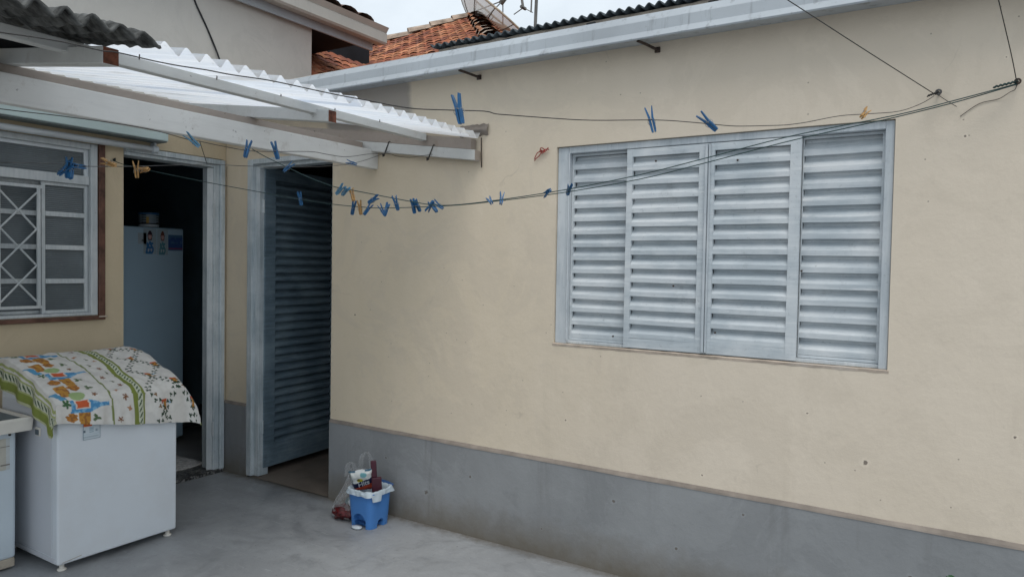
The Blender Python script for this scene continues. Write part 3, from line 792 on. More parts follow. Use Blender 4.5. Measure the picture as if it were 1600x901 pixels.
for k,t in enumerate((.10,.375,TE+.020)):
    MOT += [(.285,t,'bottle'),(.185,t-.02,'leaf'),(.205,t+.065,'orange'),(.262,t+.078,'cup'),(.315,t+.066,'leaf2'),(.325,t-.055,'star'),(.245,t-.062,'lime'),(.20,t-.105,'cup'),(.26,t-.130,'orange'),(.165,t-.07,'blue'),(.325,t-.12,'leaf2')]
for k in range(17): MOT.append((.425+.05*(k%3)/2+.012*rc.random(), .03+k*.046, ('sprig','star','orange2')[rc.randrange(3)]))
LEAF = {}
LP, LQ = .165, .20
def addleaf(s,t,an,kd):
    for a in range(int((s-.02)/.04), int((s+.02)/.04)+1):
        for b in range(int((t-.02)/.04), int((t+.02)/.04)+1): LEAF.setdefault((a,b),[]).append((s,t,an,kd))
for n_ in range(-6,12):
    for sg in (1,-1):
        for q in range(42):
            f = q/42*5
            s = .585 + LP*f*.5; t = LQ*(n_*1.0 + sg*f*.5)
            if s > SS-.03 or t < 0 or t > TT: continue
            off = .008*(1 if q%2 else -1)
            addleaf(s+off*sg*.7, t+off*-.7, rc.uniform(0,6.28), rc.random())
for a in range(4):
    for b in range(9): MOT.append((.585+LP*(.5+.5*a), LQ*(b*1.0+(.5 if a%2==0 else 0))-.035+(.10 if a%2==0 else .10)-.1, 'jug'))
def cloth_col(i,j):
    s = i*SS; t = j*TT
    c = WHT
    w = .008*noise.noise((t*5,0,0)); q = s+w
    if q < .010: return (.46,.47,.30)
    if q < .048: return OL
    if q < .098:
        c = OLP if q<.055 or q>.09 else (.55,.56,.44)
        ph = ((t+(q-.073)*.9)%.026)/.026; h_ = abs(q-.073)/.017
        if h_ < 1 and abs(ph-.4) < .26*(1-h_**2): c = DKG
        return c
    if .108<q<.122: return OLP
    if abs(q-.395) < .0042: return (.20,.24,.08)
    if .500<q<.525 or .553<q<.566: return OL if not (.520<q) else OL
    if .525<=q<=.553:
        ph = ((t+(q-.539)*1.1)%.024)/.024; h_ = abs(q-.539)/.012
        return DKG if h_<1 and abs(ph-.4) < .25*(1-h_**2) else (.58,.61,.48)
    if q > SS-.022: return OLP
    if q > .58:
        for (ls_,lt_,an,kd) in LEAF.get((int(q/.04),int(t/.04)),()):
            dx,dy = q-ls_,t-lt_; r2 = dx*dx+dy*dy
            if r2 < .000050*(1+.75*math.cos(3*(math.atan2(dy,dx)-an))): return (.028,.055,.032) if kd>.12 else (.22,.12,.05)
    for (ms,mt,k) in MOT:
        a = q-ms; b = t-mt
        if abs(a) > .11 or abs(b) > .07: continue
        if k == 'bottle':
            wv = .036 if -.082<a<.005 else (.036-(a-.005)*.55 if a<.052 else .010)
            if -.082<a<.095 and abs(b)<wv*(1+.15*noise.noise((q*30,t*30,8))):
                if -.062<a<.006 and -.040<b<.012: return (.60,.12,.045) if -.056<a<.000 and -.033<b<.006 else (.68,.62,.55)
                return (.08,.27,.50) if noise.noise((q*60,t*60,2))>-.1 else (.20,.42,.62)
        elif k == 'blue' and abs(a-.5*b)<.016 and abs(b)<.03: return (.10,.30,.48)
        elif k == 'leaf2' and a*a+b*b < .00024*(1+.8*math.sin(3*math.atan2(b,a)+1)): return (.10,.15,.07)
        elif k == 'orange2' and a*a+b*b < .00010*(1+.6*math.sin(4*math.atan2(b,a))): return (.42,.22,.12)
        elif k == 'orange' and a*a+b*b < .00075+.0006*noise.noise((q*60,t*60,1)): return (.48,.20,.04) if noise.noise((q*80,t*80,5))>0 else (.30,.13,.04)
        elif k == 'cup' and abs(a)<.026-.14*max(0,b) and abs(b)<.046: return (.50,.25,.05) if noise.noise((q*70,t*50,5))>-.1 else (.33,.14,.04)
        elif k == 'lime' and (a/.036)**2+(b/.026)**2 < 1: return (.33,.44,.20)
        elif k == 'leaf' and a*a+b*b < .00030*(1+.8*math.sin(5*math.atan2(b,a))): return (.06,.14,.06)
        elif k == 'star' and a*a+b*b < .00012*(1+.8*math.sin(5*math.atan2(b,a))): return (.22,.10,.05)
        elif k == 'sprig' and (abs(a-.4*b)<.003 and abs(b)<.012 or (a*a+(b-.008)**2)<.00003): return (.10,.12,.06)
        elif k == 'jug':
            if abs(a)<.011+.15*b*0 and -.004<b<.030: return (.48,.22,.04) if noise.noise((q*90,t*90,5))>-.2 else (.30,.12,.03)
            if abs(a)<.014 and -.014<b<=-.004: return (.50,.10,.04)
            if .012<a<.036 and abs(b+.004-.2*a)<.004: return (.25,.42,.55)
            if -.020<a<-.012 and -.012<b<.004: return (.35,.08,.04)
    k = .93+.09*noise.noise((s*6,t*6,1))
    return tuple(x*k for x in c)
m = MB(); m.grid(250, 230, clothpt, cloth_col)
cl = m.build('printed_cloth', M['cloth'], None, smooth=True)
origin_to(cl, (.56,-1.215,.9))
tag(cl, 'white cotton cloth printed with bottles, leaves and green bands, draped over the washing machine', 'cloth')

tb = thing('wash_tub', 'pale wash tub with ivory rim and printed label, left of the washing machine', 'wash tub', (.37,-1.9,0))
m = MB(); y0,y1,x0,x1 = -2.20,-1.592,.10,.616
vs = []; 
for z,e in ((.055,.012),(.699,0.0)):
    vs += [(x0+e,y0+e,z),(x1-e*.3,y0+e,z),(x1-e*.3,y1-e*.3,z),(x0+e,y1-e*.3,z)]
m.add(vs, [(0,3,2,1),(0,1,5,4),(1,2,6,5),(2,3,7,6),(3,0,4,7)]); m.build('body', M['tub'], tb, bevel=.014, seg=3)
m = MB(); m.box(x0+.02,x1-.006,y0+.02,y1-.006,.012,.056); m.build('base', M['beige'], tb, bevel=.006)
for x,y in ((.56,-1.655),(.56,-2.15),(.15,-1.65),(.15,-2.15)):
    m = MB(); m.lathe([(.02,.0),(.022,.012)], x, y, 14); m.build('foot', M['rubber'], tb)
m = MB()
loop = lambda e,z: [(x0-e,y0-e,z),(x1+e,y0-e,z),(x1+e,y1+e,z),(x0-e,y1+e,z)]
A = loop(.048,.668)+loop(.052,.725)+loop(.048,.736)+loop(.040,.737)+loop(.036,.732)+loop(.034,.722)
for k in range(5):
    for q in range(4): m.add([A[k*4+q],A[k*4+(q+1)%4],A[k*4+4+(q+1)%4],A[k*4+4+q]], [(0,1,2,3)])
m.add([A[q] for q in range(4)]+[A[20+q] for q in range(4)], [(q,4+q,4+(q+1)%4,(q+1)%4) for q in range(4)])
import bmesh
rim = m.build('rim', M['rim'], tb)
bm = bmesh.new(); bm.from_mesh(rim.data); bmesh.ops.remove_doubles(bm, verts=bm.verts, dist=.0001); bmesh.ops.recalc_face_normals(bm, faces=bm.faces); bm.to_mesh(rim.data); bm.free()
mm = rim.modifiers.new('bevel','BEVEL'); mm.width = .009; mm.segments = 4; mm.limit_method = 'ANGLE'
m = MB(); m.add(loop(.0335,.7225)+loop(-.003,.7005)+loop(-.03,.45), [(q+r,q+(r+1 if r<3 else 0),q+4+(r+1 if r<3 else 0),q+4+r) for q in (0,4) for r in range(4)]+[(8,9,10,11)])
m.build('inside', M['tub_in'], tb)
def tublabel(u,v):
    n = noise.noise((u*26,v*18,1))
    if .60<v<.68 and u<.72: return (.14,.36,.40) if n>-.1 else (.44,.45,.41)
    for a in (.10,.19,.29,.39,.48,.78,.88):
        if abs(v-a) < .016 and n > .05 and u < .80: return (.33,.31,.28)
    if u > .84 and (abs(v-.16)<.022 or abs(v-.74)<.02): return (.20,.18,.16)
    return (.50,.48,.42) if u<.92 else (.53,.56,.56)
painted(30, 44, lambda u,v:(.6185,-1.86+.238*u,.49+.15*v), tublabel, 'printed_label', M['print'], tb)
m = MB(); m.tube([(.612,-1.622,.655),(.6205,-1.622,.655)], .006, 8); m.build('screw', M['rubber'], tb)

# ================================================================== things seen in the dim kitchen
fr = thing('refrigerator', 'pale refrigerator standing in the dim kitchen behind the open doorway', 'refrigerator', (-1.2,-.05,.018))
m = MB(); m.box(-1.55,-.945,-.36,.258,.05,1.745); m.build('cabinet', M['fridge'], fr, bevel=.010)
m = MB(); m.box(-.943,-.90,-.362,.262,.07,1.752); m.build('door', M['fridge'], fr, bevel=.012, seg=3)
m = MB(); m.box(-1.5,-.95,-.34,.24,.019,.05); m.build('base', M['rubber'], fr)
def on_fridge(name, y0,y1,z0,z1,cf,label,cat,nu=24,nv=24,x=-.8985):
    m = MB()
    o = painted(nu,nv,lambda u,v:(x,y0+(y1-y0)*u,z0+(z1-z0)*v),cf,name,M['print'])
    origin_to(o,((x),(y0+y1)/2,z0)); tag(o,label,cat)
def kid(hair, dress):
    def f(u,v):
        if (u-.5)**2+(v-.72)**2 < .036: return (.55,.33,.30) if v<.76 and (u-.5)**2+(v-.70)**2<.018 else hair
        if v<.52 and abs(u-.5) < .34-.25*v: return dress if noise.noise((u*9,v*9,2))>-.25 else (.45,.50,.55)
        return (.36,.44,.48)
    return f
on_fridge('magnet', -.075,.030,1.545,1.740, kid((.03,.01,.02),(.04,.16,.36)), 'fridge magnet of a dark haired girl in a blue dress', 'magnet')
on_fridge('magnet', .036,.125,1.540,1.742, kid((.16,.05,.03),(.10,.26,.30)), 'fridge magnet of a brown haired child beside the dark haired girl', 'magnet')
on_fridge('note', -.118,-.050,1.62,1.705, lambda u,v:(.10,.10,.11) if .2<v<.4 and u>.4 and noise.noise((u*12,v*9,0))>-.2 else (.40,.46,.50), 'small pale note on the refrigerator door left of the girl magnet', 'note')
on_fridge('picture_card', .128,.250,1.575,1.70, lambda u,v:(.04,.09,.26) if .15<v<.85 and noise.noise((u*5,v*5,1))>-.35 else ((.25,.06,.12) if .1<v<.35 else (.07,.16,.30)), 'dark blue picture card at the right edge of the refrigerator door', 'card')
tin = thing('food_tin', 'round tin with a yellow and white label on top of the refrigerator', 'tin', (-1.0,.028,1.754))
m = MB(); m.lathe([(.072,1.756),(.074,1.768),(.074,1.775)],-1.0,.028,24); m.build('base', M['white_plastic'], tin)
m = MB(); n=24
for k in range(n):
    for r_ in range(8):
        a0,a1 = 2*math.pi*k/n, 2*math.pi*(k+1)/n; z0_,z1_ = 1.776+r_*.0095, 1.776+(r_+1)*.0095
        c = (.02,.02,.02) if r_==0 else ((.45,.28,.06) if (k%6) in (3,) and r_<6 else ((.05,.06,.07) if (k%6) in (1,2) and r_%2 else (.22,.27,.30)))
        m.add([(-1.0+.073*math.cos(a0),.028+.073*math.sin(a0),z0_),(-1.0+.073*math.cos(a1),.028+.073*math.sin(a1),z0_),(-1.0+.073*math.cos(a1),.028+.073*math.sin(a1),z1_),(-1.0+.073*math.cos(a0),.028+.073*math.sin(a0),z1_)],[(0,1,2,3)],c)
m.build('label_band', M['print'], tin)
m = MB(); m.lathe([(.076,1.853),(.076,1.866),(.070,1.869)],-1.0,.028,24); m.build('lid', M['peg_blue'], tin)
m = MB(); m.grid(24,16, lambda i,j:(-.62+.44*j,-.60+.58*i,.024+.006*noise.noise((i*5,j*5,2))+.012*max(0,noise.noise((i*3,j*4,7)))))
rug = m.build('rug', M['rug'], None, smooth=True, solid=.008); origin_to(rug,(-.4,-.3,.02)); tag(rug,'pale grey rug on the kitchen floor just inside the doorway','rug')
m = MB(); m.tube([(-1.9,-.6,.06),(-1.6,-.2,.05),(-1.2,.33,.06),(-1.1,.55,.10),(-1.3,.70,.2)], .022, 10)
hz = m.build('hose', M['rubber'], None, smooth=True); origin_to(hz,(-1.6,0,.03)); tag(hz,'black hose lying on the dim kitchen floor','hose')

# ================================================================== bin, rubbish bag and what they hold
bn = thing('pedal_bin', 'small blue plastic pedal bin with arched feet and white liner against the dado', 'bin', (1.60,-.175,0))
def sq(a, r, k=5):
    c,s = math.cos(a), math.sin(a); q = (abs(c)**k+abs(s)**k)**(-1/k); return c*q*r, s*q*r
BX,BY = 1.588,-.188
def binpt(i,j):
    a = 2*math.pi*i; z = .001+.205*j; r = .0815+.0135*(z/.2)
    x,y = sq(a,r)
    # arched recess in each face
    for (ax,off) in ((0,y),(1,x)):
        face = x if ax==0 else y
        if abs(face) > r*.93 and abs(off) < .05:
            w,top = (.046,.082) if ax==1 and y<0 else (.024,.046)
            hh = top-w + math.sqrt(max(0,w*w-off*off)) if abs(off)<w else -1
            if z < hh:
                if ax==0: x -= .034*(1 if x>0 else -1)
                else: y -= .040*(1 if y>0 else -1)
    return (BX+x,BY+y,z)
m = MB(); m.grid(144,52,binpt); m.build('body', M['blue_plastic'], bn, smooth=False)
m = MB(); pr=[(.0955,.196),(.1005,.198),(.1015,.206),(.099,.2135),(.092,.213),(.089,.20)]
def rimpt(i,j):
    r,z = pr[int(round(j*5))]; x,y = sq(2*math.pi*i,r); return (BX+x,BY+y,z)
m.grid(96,5,rimpt); m.build('rim', M['blue_plastic'], bn, smooth=True)
m = MB(); m.add([(BX+sq(2*math.pi*k/40,.076)[0],BY+sq(2*math.pi*k/40,.076)[1],.03) for k in range(40)],[tuple(range(40))]); m.build('bottom', M['blue_dark'], bn)
def liner(i,j):
    a = 2*math.pi*i; nz = noise.noise((math.cos(a)*2.2,math.sin(a)*2.2,1)); n2 = noise.noise((math.cos(a)*6,math.sin(a)*6,j*2))
    L = .026+.014*nz + (.03 if 5.6<a<6.1 else 0)
    prof = [(.084,.15),(.089,.208),(.095,.2185),(.103,.217),(.1065+.006*n2,.217-L*.5),(.107+.014*nz+.006*n2,.217-L)]
    k = j*5; q = min(4,int(k)); f = k-q
    r = prof[q][0]*(1-f)+prof[q+1][0]*f; z = prof[q][1]*(1-f)+prof[q+1][1]*f
    x,y = sq(a,r,4.2); return (BX+x,BY+y,z+.004*n2+ (.008*nz if j>.25 else 0))
m = MB(); m.grid(120,20,liner); m.build('liner', M['liner'], bn, smooth=True)
m = MB(); m.lathe([(.0001,.004),(.026,.004),(.030,.008),(.028,.014),(.0001,.017)],0,0,24)
m.v = [(BX-.005+v[0]*1.15, BY-.098+v[1]*.8, v[2]) for v in m.v]; m.build('pedal', M['white_plastic'], bn, smooth=True)
m = MB(); m.grid(16,10, lambda i,j:(BX-.07+.15*i, BY+.094+.020*j, .205+.012*math.sin(math.pi*i)*j+.012*j)); m.build('lid_edge', M['blue_dark'], bn, smooth=True, solid=.004)

# crumpled printed packet on top
pk = thing('snack_packet', 'crumpled white printed packet with a dark blue and red band sticking out of the bin', 'packet', (BX-.03,BY,.2))
fx = Vector((.80,.60,0)).normalized(); fz = Vector((.30,-.40,.92)).normalized(); fx = (fx - fz*fx.dot(fz)).normalized()
rot = Matrix.Rotation(R(10),3,fx.cross(fz)); fx = rot@fx; fz = rot@fz; fn_ = fx.cross(fz).normalized()
pc = Vector((BX-.036,BY-.022,.256))
W,H = .135,.155
def pkt(i,j,s=1):
    u=i-.5; v=j-.5; b = (1-(2*u)**6)*(1-(2*v)**6)
    return pc + fx*(W*u) + fz*(H*v) + fn_*(s*.020*b + .005*noise.noise((i*5,j*6,2+s))) + fz*(.010*noise.noise((i*3,1,1))*(1 if j>.9 else 0))
def pcol(i,j):
    d = j - (.33+.26*(i-.1)) 
    if d < -.13: return (.52,.075,.03) if noise.noise((i*6,j*6,1))>-.35 else (.50,.22,.18)
    if d < .11: return (.012,.016,.06)
    if (i-.42)**2*1.2+(j-.60)**2*3 < .020 : return (.50,.47,.03) if noise.noise((i*9,j*9,1))>-.2 else (.16,.14,.02)
    if (i-.62)**2+(j-.82)**2*2 < .020: return (.18,.42,.46)
    if j>.96: return (.03,.10,.16) if i<.3 or i>.72 else (.6,.62,.62)
    if i<.10: return (.30,.33,.33)
    return (.66,.68,.66)
m = MB(); m.grid(44,52,lambda i,j:pkt(i,j,1),pcol); m.build('front', M['print_gloss'], pk, smooth=True)
m = MB(); m.grid(16,16,lambda i,j:pkt(i,j,-1)); m.build('back', M['white_plastic'], pk, smooth=True)
cu = bpy.data.curves.new('letters','FONT'); cu.body = 'Hits'; cu.size = .044; cu.shear = .35; cu.extrude = .0004; cu.offset = .0006; cu.align_x='CENTER'; cu.align_y='CENTER'
to = bpy.data.objects.new('letters_tmp', cu); COL.objects.link(to)
me = to.evaluated_get(bpy.context.evaluated_depsgraph_get()).to_mesh().copy()
bpy.data.objects.remove(to)
lt = bpy.data.objects.new('letters', me); COL.objects.link(lt); lt.parent = pk
ang = math.atan2(.26*H*1, W)
mt = Matrix((fx,fz,fn_)).transposed().to_4x4() @ Matrix.Rotation(ang,4,'Z')
lt.matrix_local = Matrix.Translation(pc + fx*.002 - fz*.012 + fn_*.0225 - pk.location) @ mt
me.materials.clear(); me.materials.append(M['white_plastic'])

br = thing('hand_brush', 'maroon plastic hand brush with upright flat handle in the blue bin', 'brush', (BX+.05,BY,.2))
Mx = Matrix.Translation((BX+.050,BY+.012,.18)) @ Matrix.Rotation(R(40),4,'Z') @ Matrix.Rotation(R(-4),4,'Y')
m = MB(); m.box(-.031,.026,-.012,.012,.0,.098,Mx); m.build('head', M['maroon'], br, bevel=.006)
m = MB(); m.box(-.030,.002,-.009,.009,.0985,.195,Mx); m.build('handle', M['maroon'], br, bevel=.005)
m = MB(); m.box(-.026,.021,.0125,.0185,.004,.07,Mx); m.build('bristle_strip', M['rubber'], br)

bg = thing('rubbish_bag', 'clear plastic carrier bag of rubbish slumped between the bin and the store room doorway', 'bag', (1.40,-.19,0))
def bagpt(i,j):
    a = 2*math.pi*i
    prof = [(.0,.003),(.075,.002),(.108,.02),(.106,.07),(.092,.13),(.075,.19),(.060,.24),(.052,.275)]
    k = j*7; q = min(6,int(k)); f = k-q
    r = prof[q][0]*(1-f)+prof[q+1][0]*f; z = prof[q][1]*(1-f)+prof[q+1][1]*f
    n = noise.noise((math.cos(a)*2.1,math.sin(a)*2.1,z*9)); n2 = noise.noise((math.cos(a)*6,math.sin(a)*6,z*5))
    r *= 1+.22*n+.12*n2
    lean = .10*(z/.27)
    return (1.395+r*math.cos(a)*1.0+lean*.75, -.165+r*math.sin(a)*.85-.0*lean+.02*(z/.27), z*(1+.10*n*(1 if z>.2 else 0)))
m = MB(); m.grid(64,40,bagpt); m.build('film', M['film'], bg, smooth=True)
for (xa,ya,xb,yb,h) in ((1.405,-.19,1.455,-.17,.33),(1.455,-.13,1.52,-.10,.385)):
    m = MB()
    def hnd(i,j,xa=xa,ya=ya,xb=xb,yb=yb,h=h):
        t = math.pi*i; w = .020*(j-.5)*(1.0+.8*abs(math.cos(t)))
        return (xa+(xb-xa)*(.5-.5*math.cos(t))+w*.8+.006*noise.noise((i*5,j*5,h)), ya+(yb-ya)*(.5-.5*math.cos(t))+w*.3, .245+(h-.245)*math.sin(t)**.7+.008*noise.noise((i*6,j*3,2)))
    m.grid(28,6,hnd); m.build('handle', M['film'], bg, smooth=True)
def blob(name, c, s, mat, seed, label, cat, nz=.25, col=None):
    m = MB()
    def f(i,j):
        a = 2*math.pi*i; b = math.pi*(j-.5); d = Vector((math.cos(a)*math.cos(b),math.sin(a)*math.cos(b),math.sin(b)))
        k = 1+nz*noise.noise(d*1.8+Vector((seed,0,0)))+nz*.9*noise.noise(d*5+Vector((seed,3,0)))
        return (c[0]+d.x*s[0]*k, c[1]+d.y*s[1]*k, c[2]+d.z*s[2]*k)
    m.grid(28,16,f); o = m.build(name,mat,None,smooth=True); origin_to(o,(c[0],c[1],c[2]-s[2])); tag(o,label,cat)
blob('red_wrapper',(1.415,-.215,.044),(.085,.058,.040),simple('red foil wrapper',(.095,.008,.010),.3,.6,60,.5),1,'crumpled dark red wrapper at the bottom of the clear bag','wrapper')
blob('dark_wrapper',(1.345,-.19,.036),(.034,.04,.026),simple('brown wrapper',(.055,.03,.03),.4,.5,30,.3),4,'crumpled brown wrapper at the left bottom of the clear bag','wrapper')
blob('yellow_wrapper',(1.455,-.165,.155),(.022,.022,.045),simple('orange yellow wrapper',(.42,.22,.05),.5,.4,30,.3),7,'orange yellow wrapper high up inside the clear bag','wrapper')
blob('pale_cup',(1.462,-.205,.105),(.020,.020,.022),M['white_plastic'],9,'small pale cup inside the clear bag touching the bin','cup',.08)
blob('teal_wrapper',(1.425,-.185,.098),(.026,.022,.024),simple('teal wrapper',(.16,.26,.28),.4,.4,30,.3),12,'greyish teal wrapper above the red one in the clear bag','wrapper')

# small weed at the foot of the wall
wd = thing('weed', 'small green weed growing by the grey dado at the bottom right', 'plant', (4.45,-.12,0))
m = MB(); tips = []
for k in range(5):
    a = k*1.3; tip = Vector((4.452+.035*math.cos(a), -.12+.03*math.sin(a), .31+.075*((k*37)%5)/5)); tips.append(tip)
    m.tube([(4.45+.006*math.cos(a),-.12+.006*math.sin(a),0),(4.45+.02*math.cos(a+.5),-.12+.015*math.sin(a+.5),.16),tip],[.003,.0025,.0015],6)
m.build('stem', M['leaf'], wd, smooth=True)
m = MB()
def leafquad(p, dr, L, w):
    dr = dr.normalized(); sd = dr.cross(Vector((0,0,1))).normalized(); up = sd.cross(dr)
    prof = [(0,.05),(.25,.7),(.5,1),(.75,.7),(1,.03)]
    vs = []
    for f,k in prof: vs += [p+dr*(L*f)-sd*(w*k)+up*(.25*w*k-.3*L*f*f), p+dr*(L*f)-up*(.3*L*f*f), p+dr*(L*f)+sd*(w*k)+up*(.25*w*k-.3*L*f*f)]
    m.add(vs,[(q*3+e,q*3+e+1,q*3+e+4,q*3+e+3) for q in range(4) for e in (0,1)])
for tip in tips:
    for k in range(6):
        a = rnd.uniform(0,6.28); leafquad(tip-Vector((0,0,.012*k)), Vector((math.cos(a),math.sin(a),rnd.uniform(.1,.6))), rnd.uniform(.024,.042), rnd.uniform(.008,.013))
m.build('leaf_cluster', M['leaf'], wd, smooth=True)

# ================================================================== clotheslines
LINES = {
  'A': [(4.326, -0.059, 2.171), (4.288, -0.129, 2.132), (4.224, -0.248, 2.087), (4.139, -0.401, 2.057), (4.065, -0.536, 2.032), (3.988, -0.678, 1.993), (3.941, -0.763, 1.973), (3.898, -0.84, 1.961), (3.83, -0.963, 1.944), (3.781, -1.051, 1.939), (3.735, -1.134, 1.935), (3.676, -1.24, 1.927), (3.568, -1.436, 1.901), (3.505, -1.549, 1.892), (3.447, -1.653, 1.886), (3.424, -1.694, 1.884), (3.408, -1.722, 1.887), (3.36, -1.809, 1.878), (3.32, -1.882, 1.871), (3.29, -1.934, 1.872), (3.262, -1.984, 1.876), (3.233, -2.036, 1.879), (3.202, -2.09, 1.884), (3.155, -2.174, 1.892), (3.118, -2.241, 1.893), (3.094, -2.283, 1.896), (3.068, -2.33, 1.897), (3.045, -2.371, 1.9), (3.013, -2.428, 1.907), (3.001, -2.449, 1.906), (2.972, -2.5, 1.912), (2.946, -2.547, 1.914), (2.921, -2.592, 1.914), (2.884, -2.657, 1.918), (2.792, -2.82, 1.929)],
  'Blow': [(4.582, -0.052, 2.185), (4.41, -0.081, 2.138), (4.204, -0.116, 2.092), (3.848, -0.175, 2.024), (3.504, -0.233, 1.945), (3.238, -0.278, 1.887), (2.892, -0.336, 1.837), (2.513, -0.399, 1.8), (2.275, -0.438, 1.786), (1.948, -0.491, 1.782), (1.795, -0.516, 1.791), (1.636, -0.542, 1.807), (1.387, -0.582, 1.842), (1.125, -0.624, 1.887), (0.776, -0.679, 1.946), (0.309, -0.754, 2.033), (0.083, -0.789, 2.08), (0.011, -0.801, 2.107)],
  'Bup': [(4.582, -0.052, 2.187), (4.41, -0.102, 2.141), (4.207, -0.16, 2.091), (3.863, -0.259, 2.027), (3.541, -0.352, 1.946), (3.296, -0.422, 1.886), (2.986, -0.511, 1.827), (2.654, -0.606, 1.781), (2.451, -0.664, 1.766), (2.3, -0.706, 1.786), (2.096, -0.762, 1.825), (1.967, -0.798, 1.85), (1.918, -0.811, 1.86), (1.801, -0.843, 1.901), (1.682, -0.876, 1.953), (1.56, -0.908, 2.008), (1.485, -0.928, 2.048)],
  'C': [(1.841, -2.469, 1.766), (1.808, -2.14, 1.804), (1.79, -1.959, 1.824), (1.781, -1.865, 1.828), (1.761, -1.668, 1.854), (1.744, -1.506, 1.88), (1.727, -1.337, 1.906), (1.712, -1.184, 1.921), (1.701, -1.074, 1.933), (1.668, -0.744, 1.973), (1.648, -0.556, 2.005), (1.634, -0.418, 2.033), (1.618, -0.265, 2.079), (1.594, -0.045, 2.162)],
  'D': [(2.114, -2.545, 1.91), (2.09, -2.254, 1.924), (2.076, -2.075, 1.937), (2.059, -1.866, 1.948), (2.05, -1.747, 1.947), (2.042, -1.645, 1.939), (2.037, -1.585, 1.94), (2.029, -1.477, 1.938), (2.016, -1.32, 1.943), (1.992, -1.026, 1.986), (1.982, -0.913, 1.991), (1.974, -0.806, 1.995), (1.966, -0.716, 2.011), (1.958, -0.621, 2.034), (1.945, -0.464, 2.06), (1.939, -0.389, 2.058), (1.93, -0.277, 2.067), (1.92, -0.159, 2.093), (1.911, -0.053, 2.117)],
  'drop': [(2.037, -1.585, 1.94), (1.727, -1.34, 1.905)],
  'W1': [(4.33, -0.056, 2.175), (4.116, -0.472, 2.274), (3.94, -0.814, 2.358), (3.796, -1.094, 2.425)],
  'W2': [(4.582, -0.052, 2.187), (4.557, -0.166, 2.266), (4.508, -0.394, 2.389), (4.476, -0.546, 2.463)],
  'T2': [(4.583, -0.029, 2.19), (4.578, -0.026, 2.172), (4.563, -0.018, 2.166), (4.53, -0.001, 2.148), (4.471, 0.029, 2.137), (4.411, 0.06, 2.095)],
  'T1': [(4.342, -0.023, 2.176), (4.368, -0.017, 2.155), (4.399, -0.009, 2.132)],
}
PEGS = [
   ('A', 'b', 3.375, -1.786, 1.884, 0.063, -0.203, 0.113) ,  # 0.98
   ('A', 'b', 3.667, -1.254, 1.927, 0.01, -0.259, 0.404) ,  # 1.14
   ('A', 'b', 3.773, -1.067, 1.944, 0.516, -0.694, -0.192) ,  # 1.02
   ('A', 'w', 4.13, -0.417, 2.057, -0.747, 0.784, 0.455) ,  # 0.53
   ('D', 'l', 2.04, -1.618, 1.939, 0.683, -0.949, 1.037) ,  # 0.64
   ('D', 'b', 2.017, -1.362, 1.947, -0.302, 0.115, 0.529) ,  # 0.95
   ('D', 'b', 2.002, -1.212, 1.964, 0.281, -0.135, 0.293) ,  # 0.96
   ('C', 'b', 1.64, -0.414, 2.039, -0.53, -1.247, 0.539) ,  # 0.77
   ('Bup', 'b', 1.683, -0.873, 1.956, -0.561, 0.716, 0.772) ,  # 0.76
   ('Bup', 'l', 1.956, -0.801, 1.844, 0.481, 0.943, 0.338) ,  # 0.71
   ('Bup', 'l', 1.983, -0.794, 1.836, 1.167, 0.053, 1.177) ,  # 0.57
   ('Bup', 'w', 2.018, -0.784, 1.821, -0.575, -0.01, 1.133) ,  # 0.86
   ('Bup', 'b', 2.124, -0.755, 1.795, -0.233, 1.201, -0.396) ,  # 0.71
   ('Bup', 'b', 2.235, -0.724, 1.779, 0.603, -0.107, 0.392) ,  # 0.82
   ('Blow', 'b', 1.765, -0.522, 1.786, 0.364, -0.028, 1.345) ,  # 0.94
   ('Blow', 'w', 1.805, -0.515, 1.787, 0.003, -0.156, 0.343) ,  # 0.98
   ('Blow', 'b', 1.854, -0.508, 1.778, -0.006, 0.645, 1.282) ,  # 0.91
   ('Blow', 'b', 1.937, -0.493, 1.772, -0.383, -0.597, 0.5) ,  # 0.89
   ('Blow', 'b', 1.963, -0.489, 1.775, -0.04, 0.46, 1.638) ,  # 0.9
   ('Blow', 'b', 2.118, -0.464, 1.789, 0.067, -0.303, 1.381) ,  # 0.95
   ('Blow', 'b', 2.139, -0.459, 1.793, 0.717, 0.071, -0.015) ,  # 0.8
   ('Blow', 'b', 2.211, -0.448, 1.786, 2.261, -0.195, -2.034) ,  # 0.76
   ('Blow', 'b', 2.228, -0.444, 1.784, -0.766, -0.348, 1.066) ,  # 0.84
   ('Blow', 'b', 2.255, -0.44, 1.793, -0.381, -0.978, 0.343) ,  # 0.8
   ('Blow', 'b', 1.425, -0.575, 1.841, -0.171, -0.103, 1.438) ,  # 1.02
   ('Bup', 'b', 2.67, -0.601, 1.786, -1.101, -0.522, 0.569) ,  # 0.35
   ('Blow', 'b', 2.59, -0.385, 1.818, -0.61, 0.176, 0.712) ,  # 0.77
   ('Bup', 'b', 2.917, -0.531, 1.817, 2.175, -1.118, -2.787) ,  # 0.44
   ('Blow', 'b', 2.918, -0.331, 1.85, 0.976, -0.278, 0.868) ,  # 0.56
   ('C', 'b', 1.787, -1.923, 1.816, 0.296, -0.022, 1.47) ,  # 0.96
   ('C', 'b', 1.787, -1.914, 1.809, -0.337, 0.441, 1.901) ,  # 0.81
   ('C', 'b', 1.785, -1.934, 1.809, 1.1, 0.411, 1.453) ,  # 0.78
   ('C', 'b', 1.783, -1.893, 1.825, -1.592, -1.484, -2.796) ,  # 0.55
   ('C', 'w', 1.772, -1.776, 1.852, 0.619, -1.221, -0.488) ,  # 0.83
   ('C', 'w', 1.761, -1.665, 1.843, 0.774, -0.063, 1.015) ,  # 0.69
   ('C', 'w', 1.758, -1.635, 1.846, 1.563, -0.598, -1.634) ,  # 0.56
]

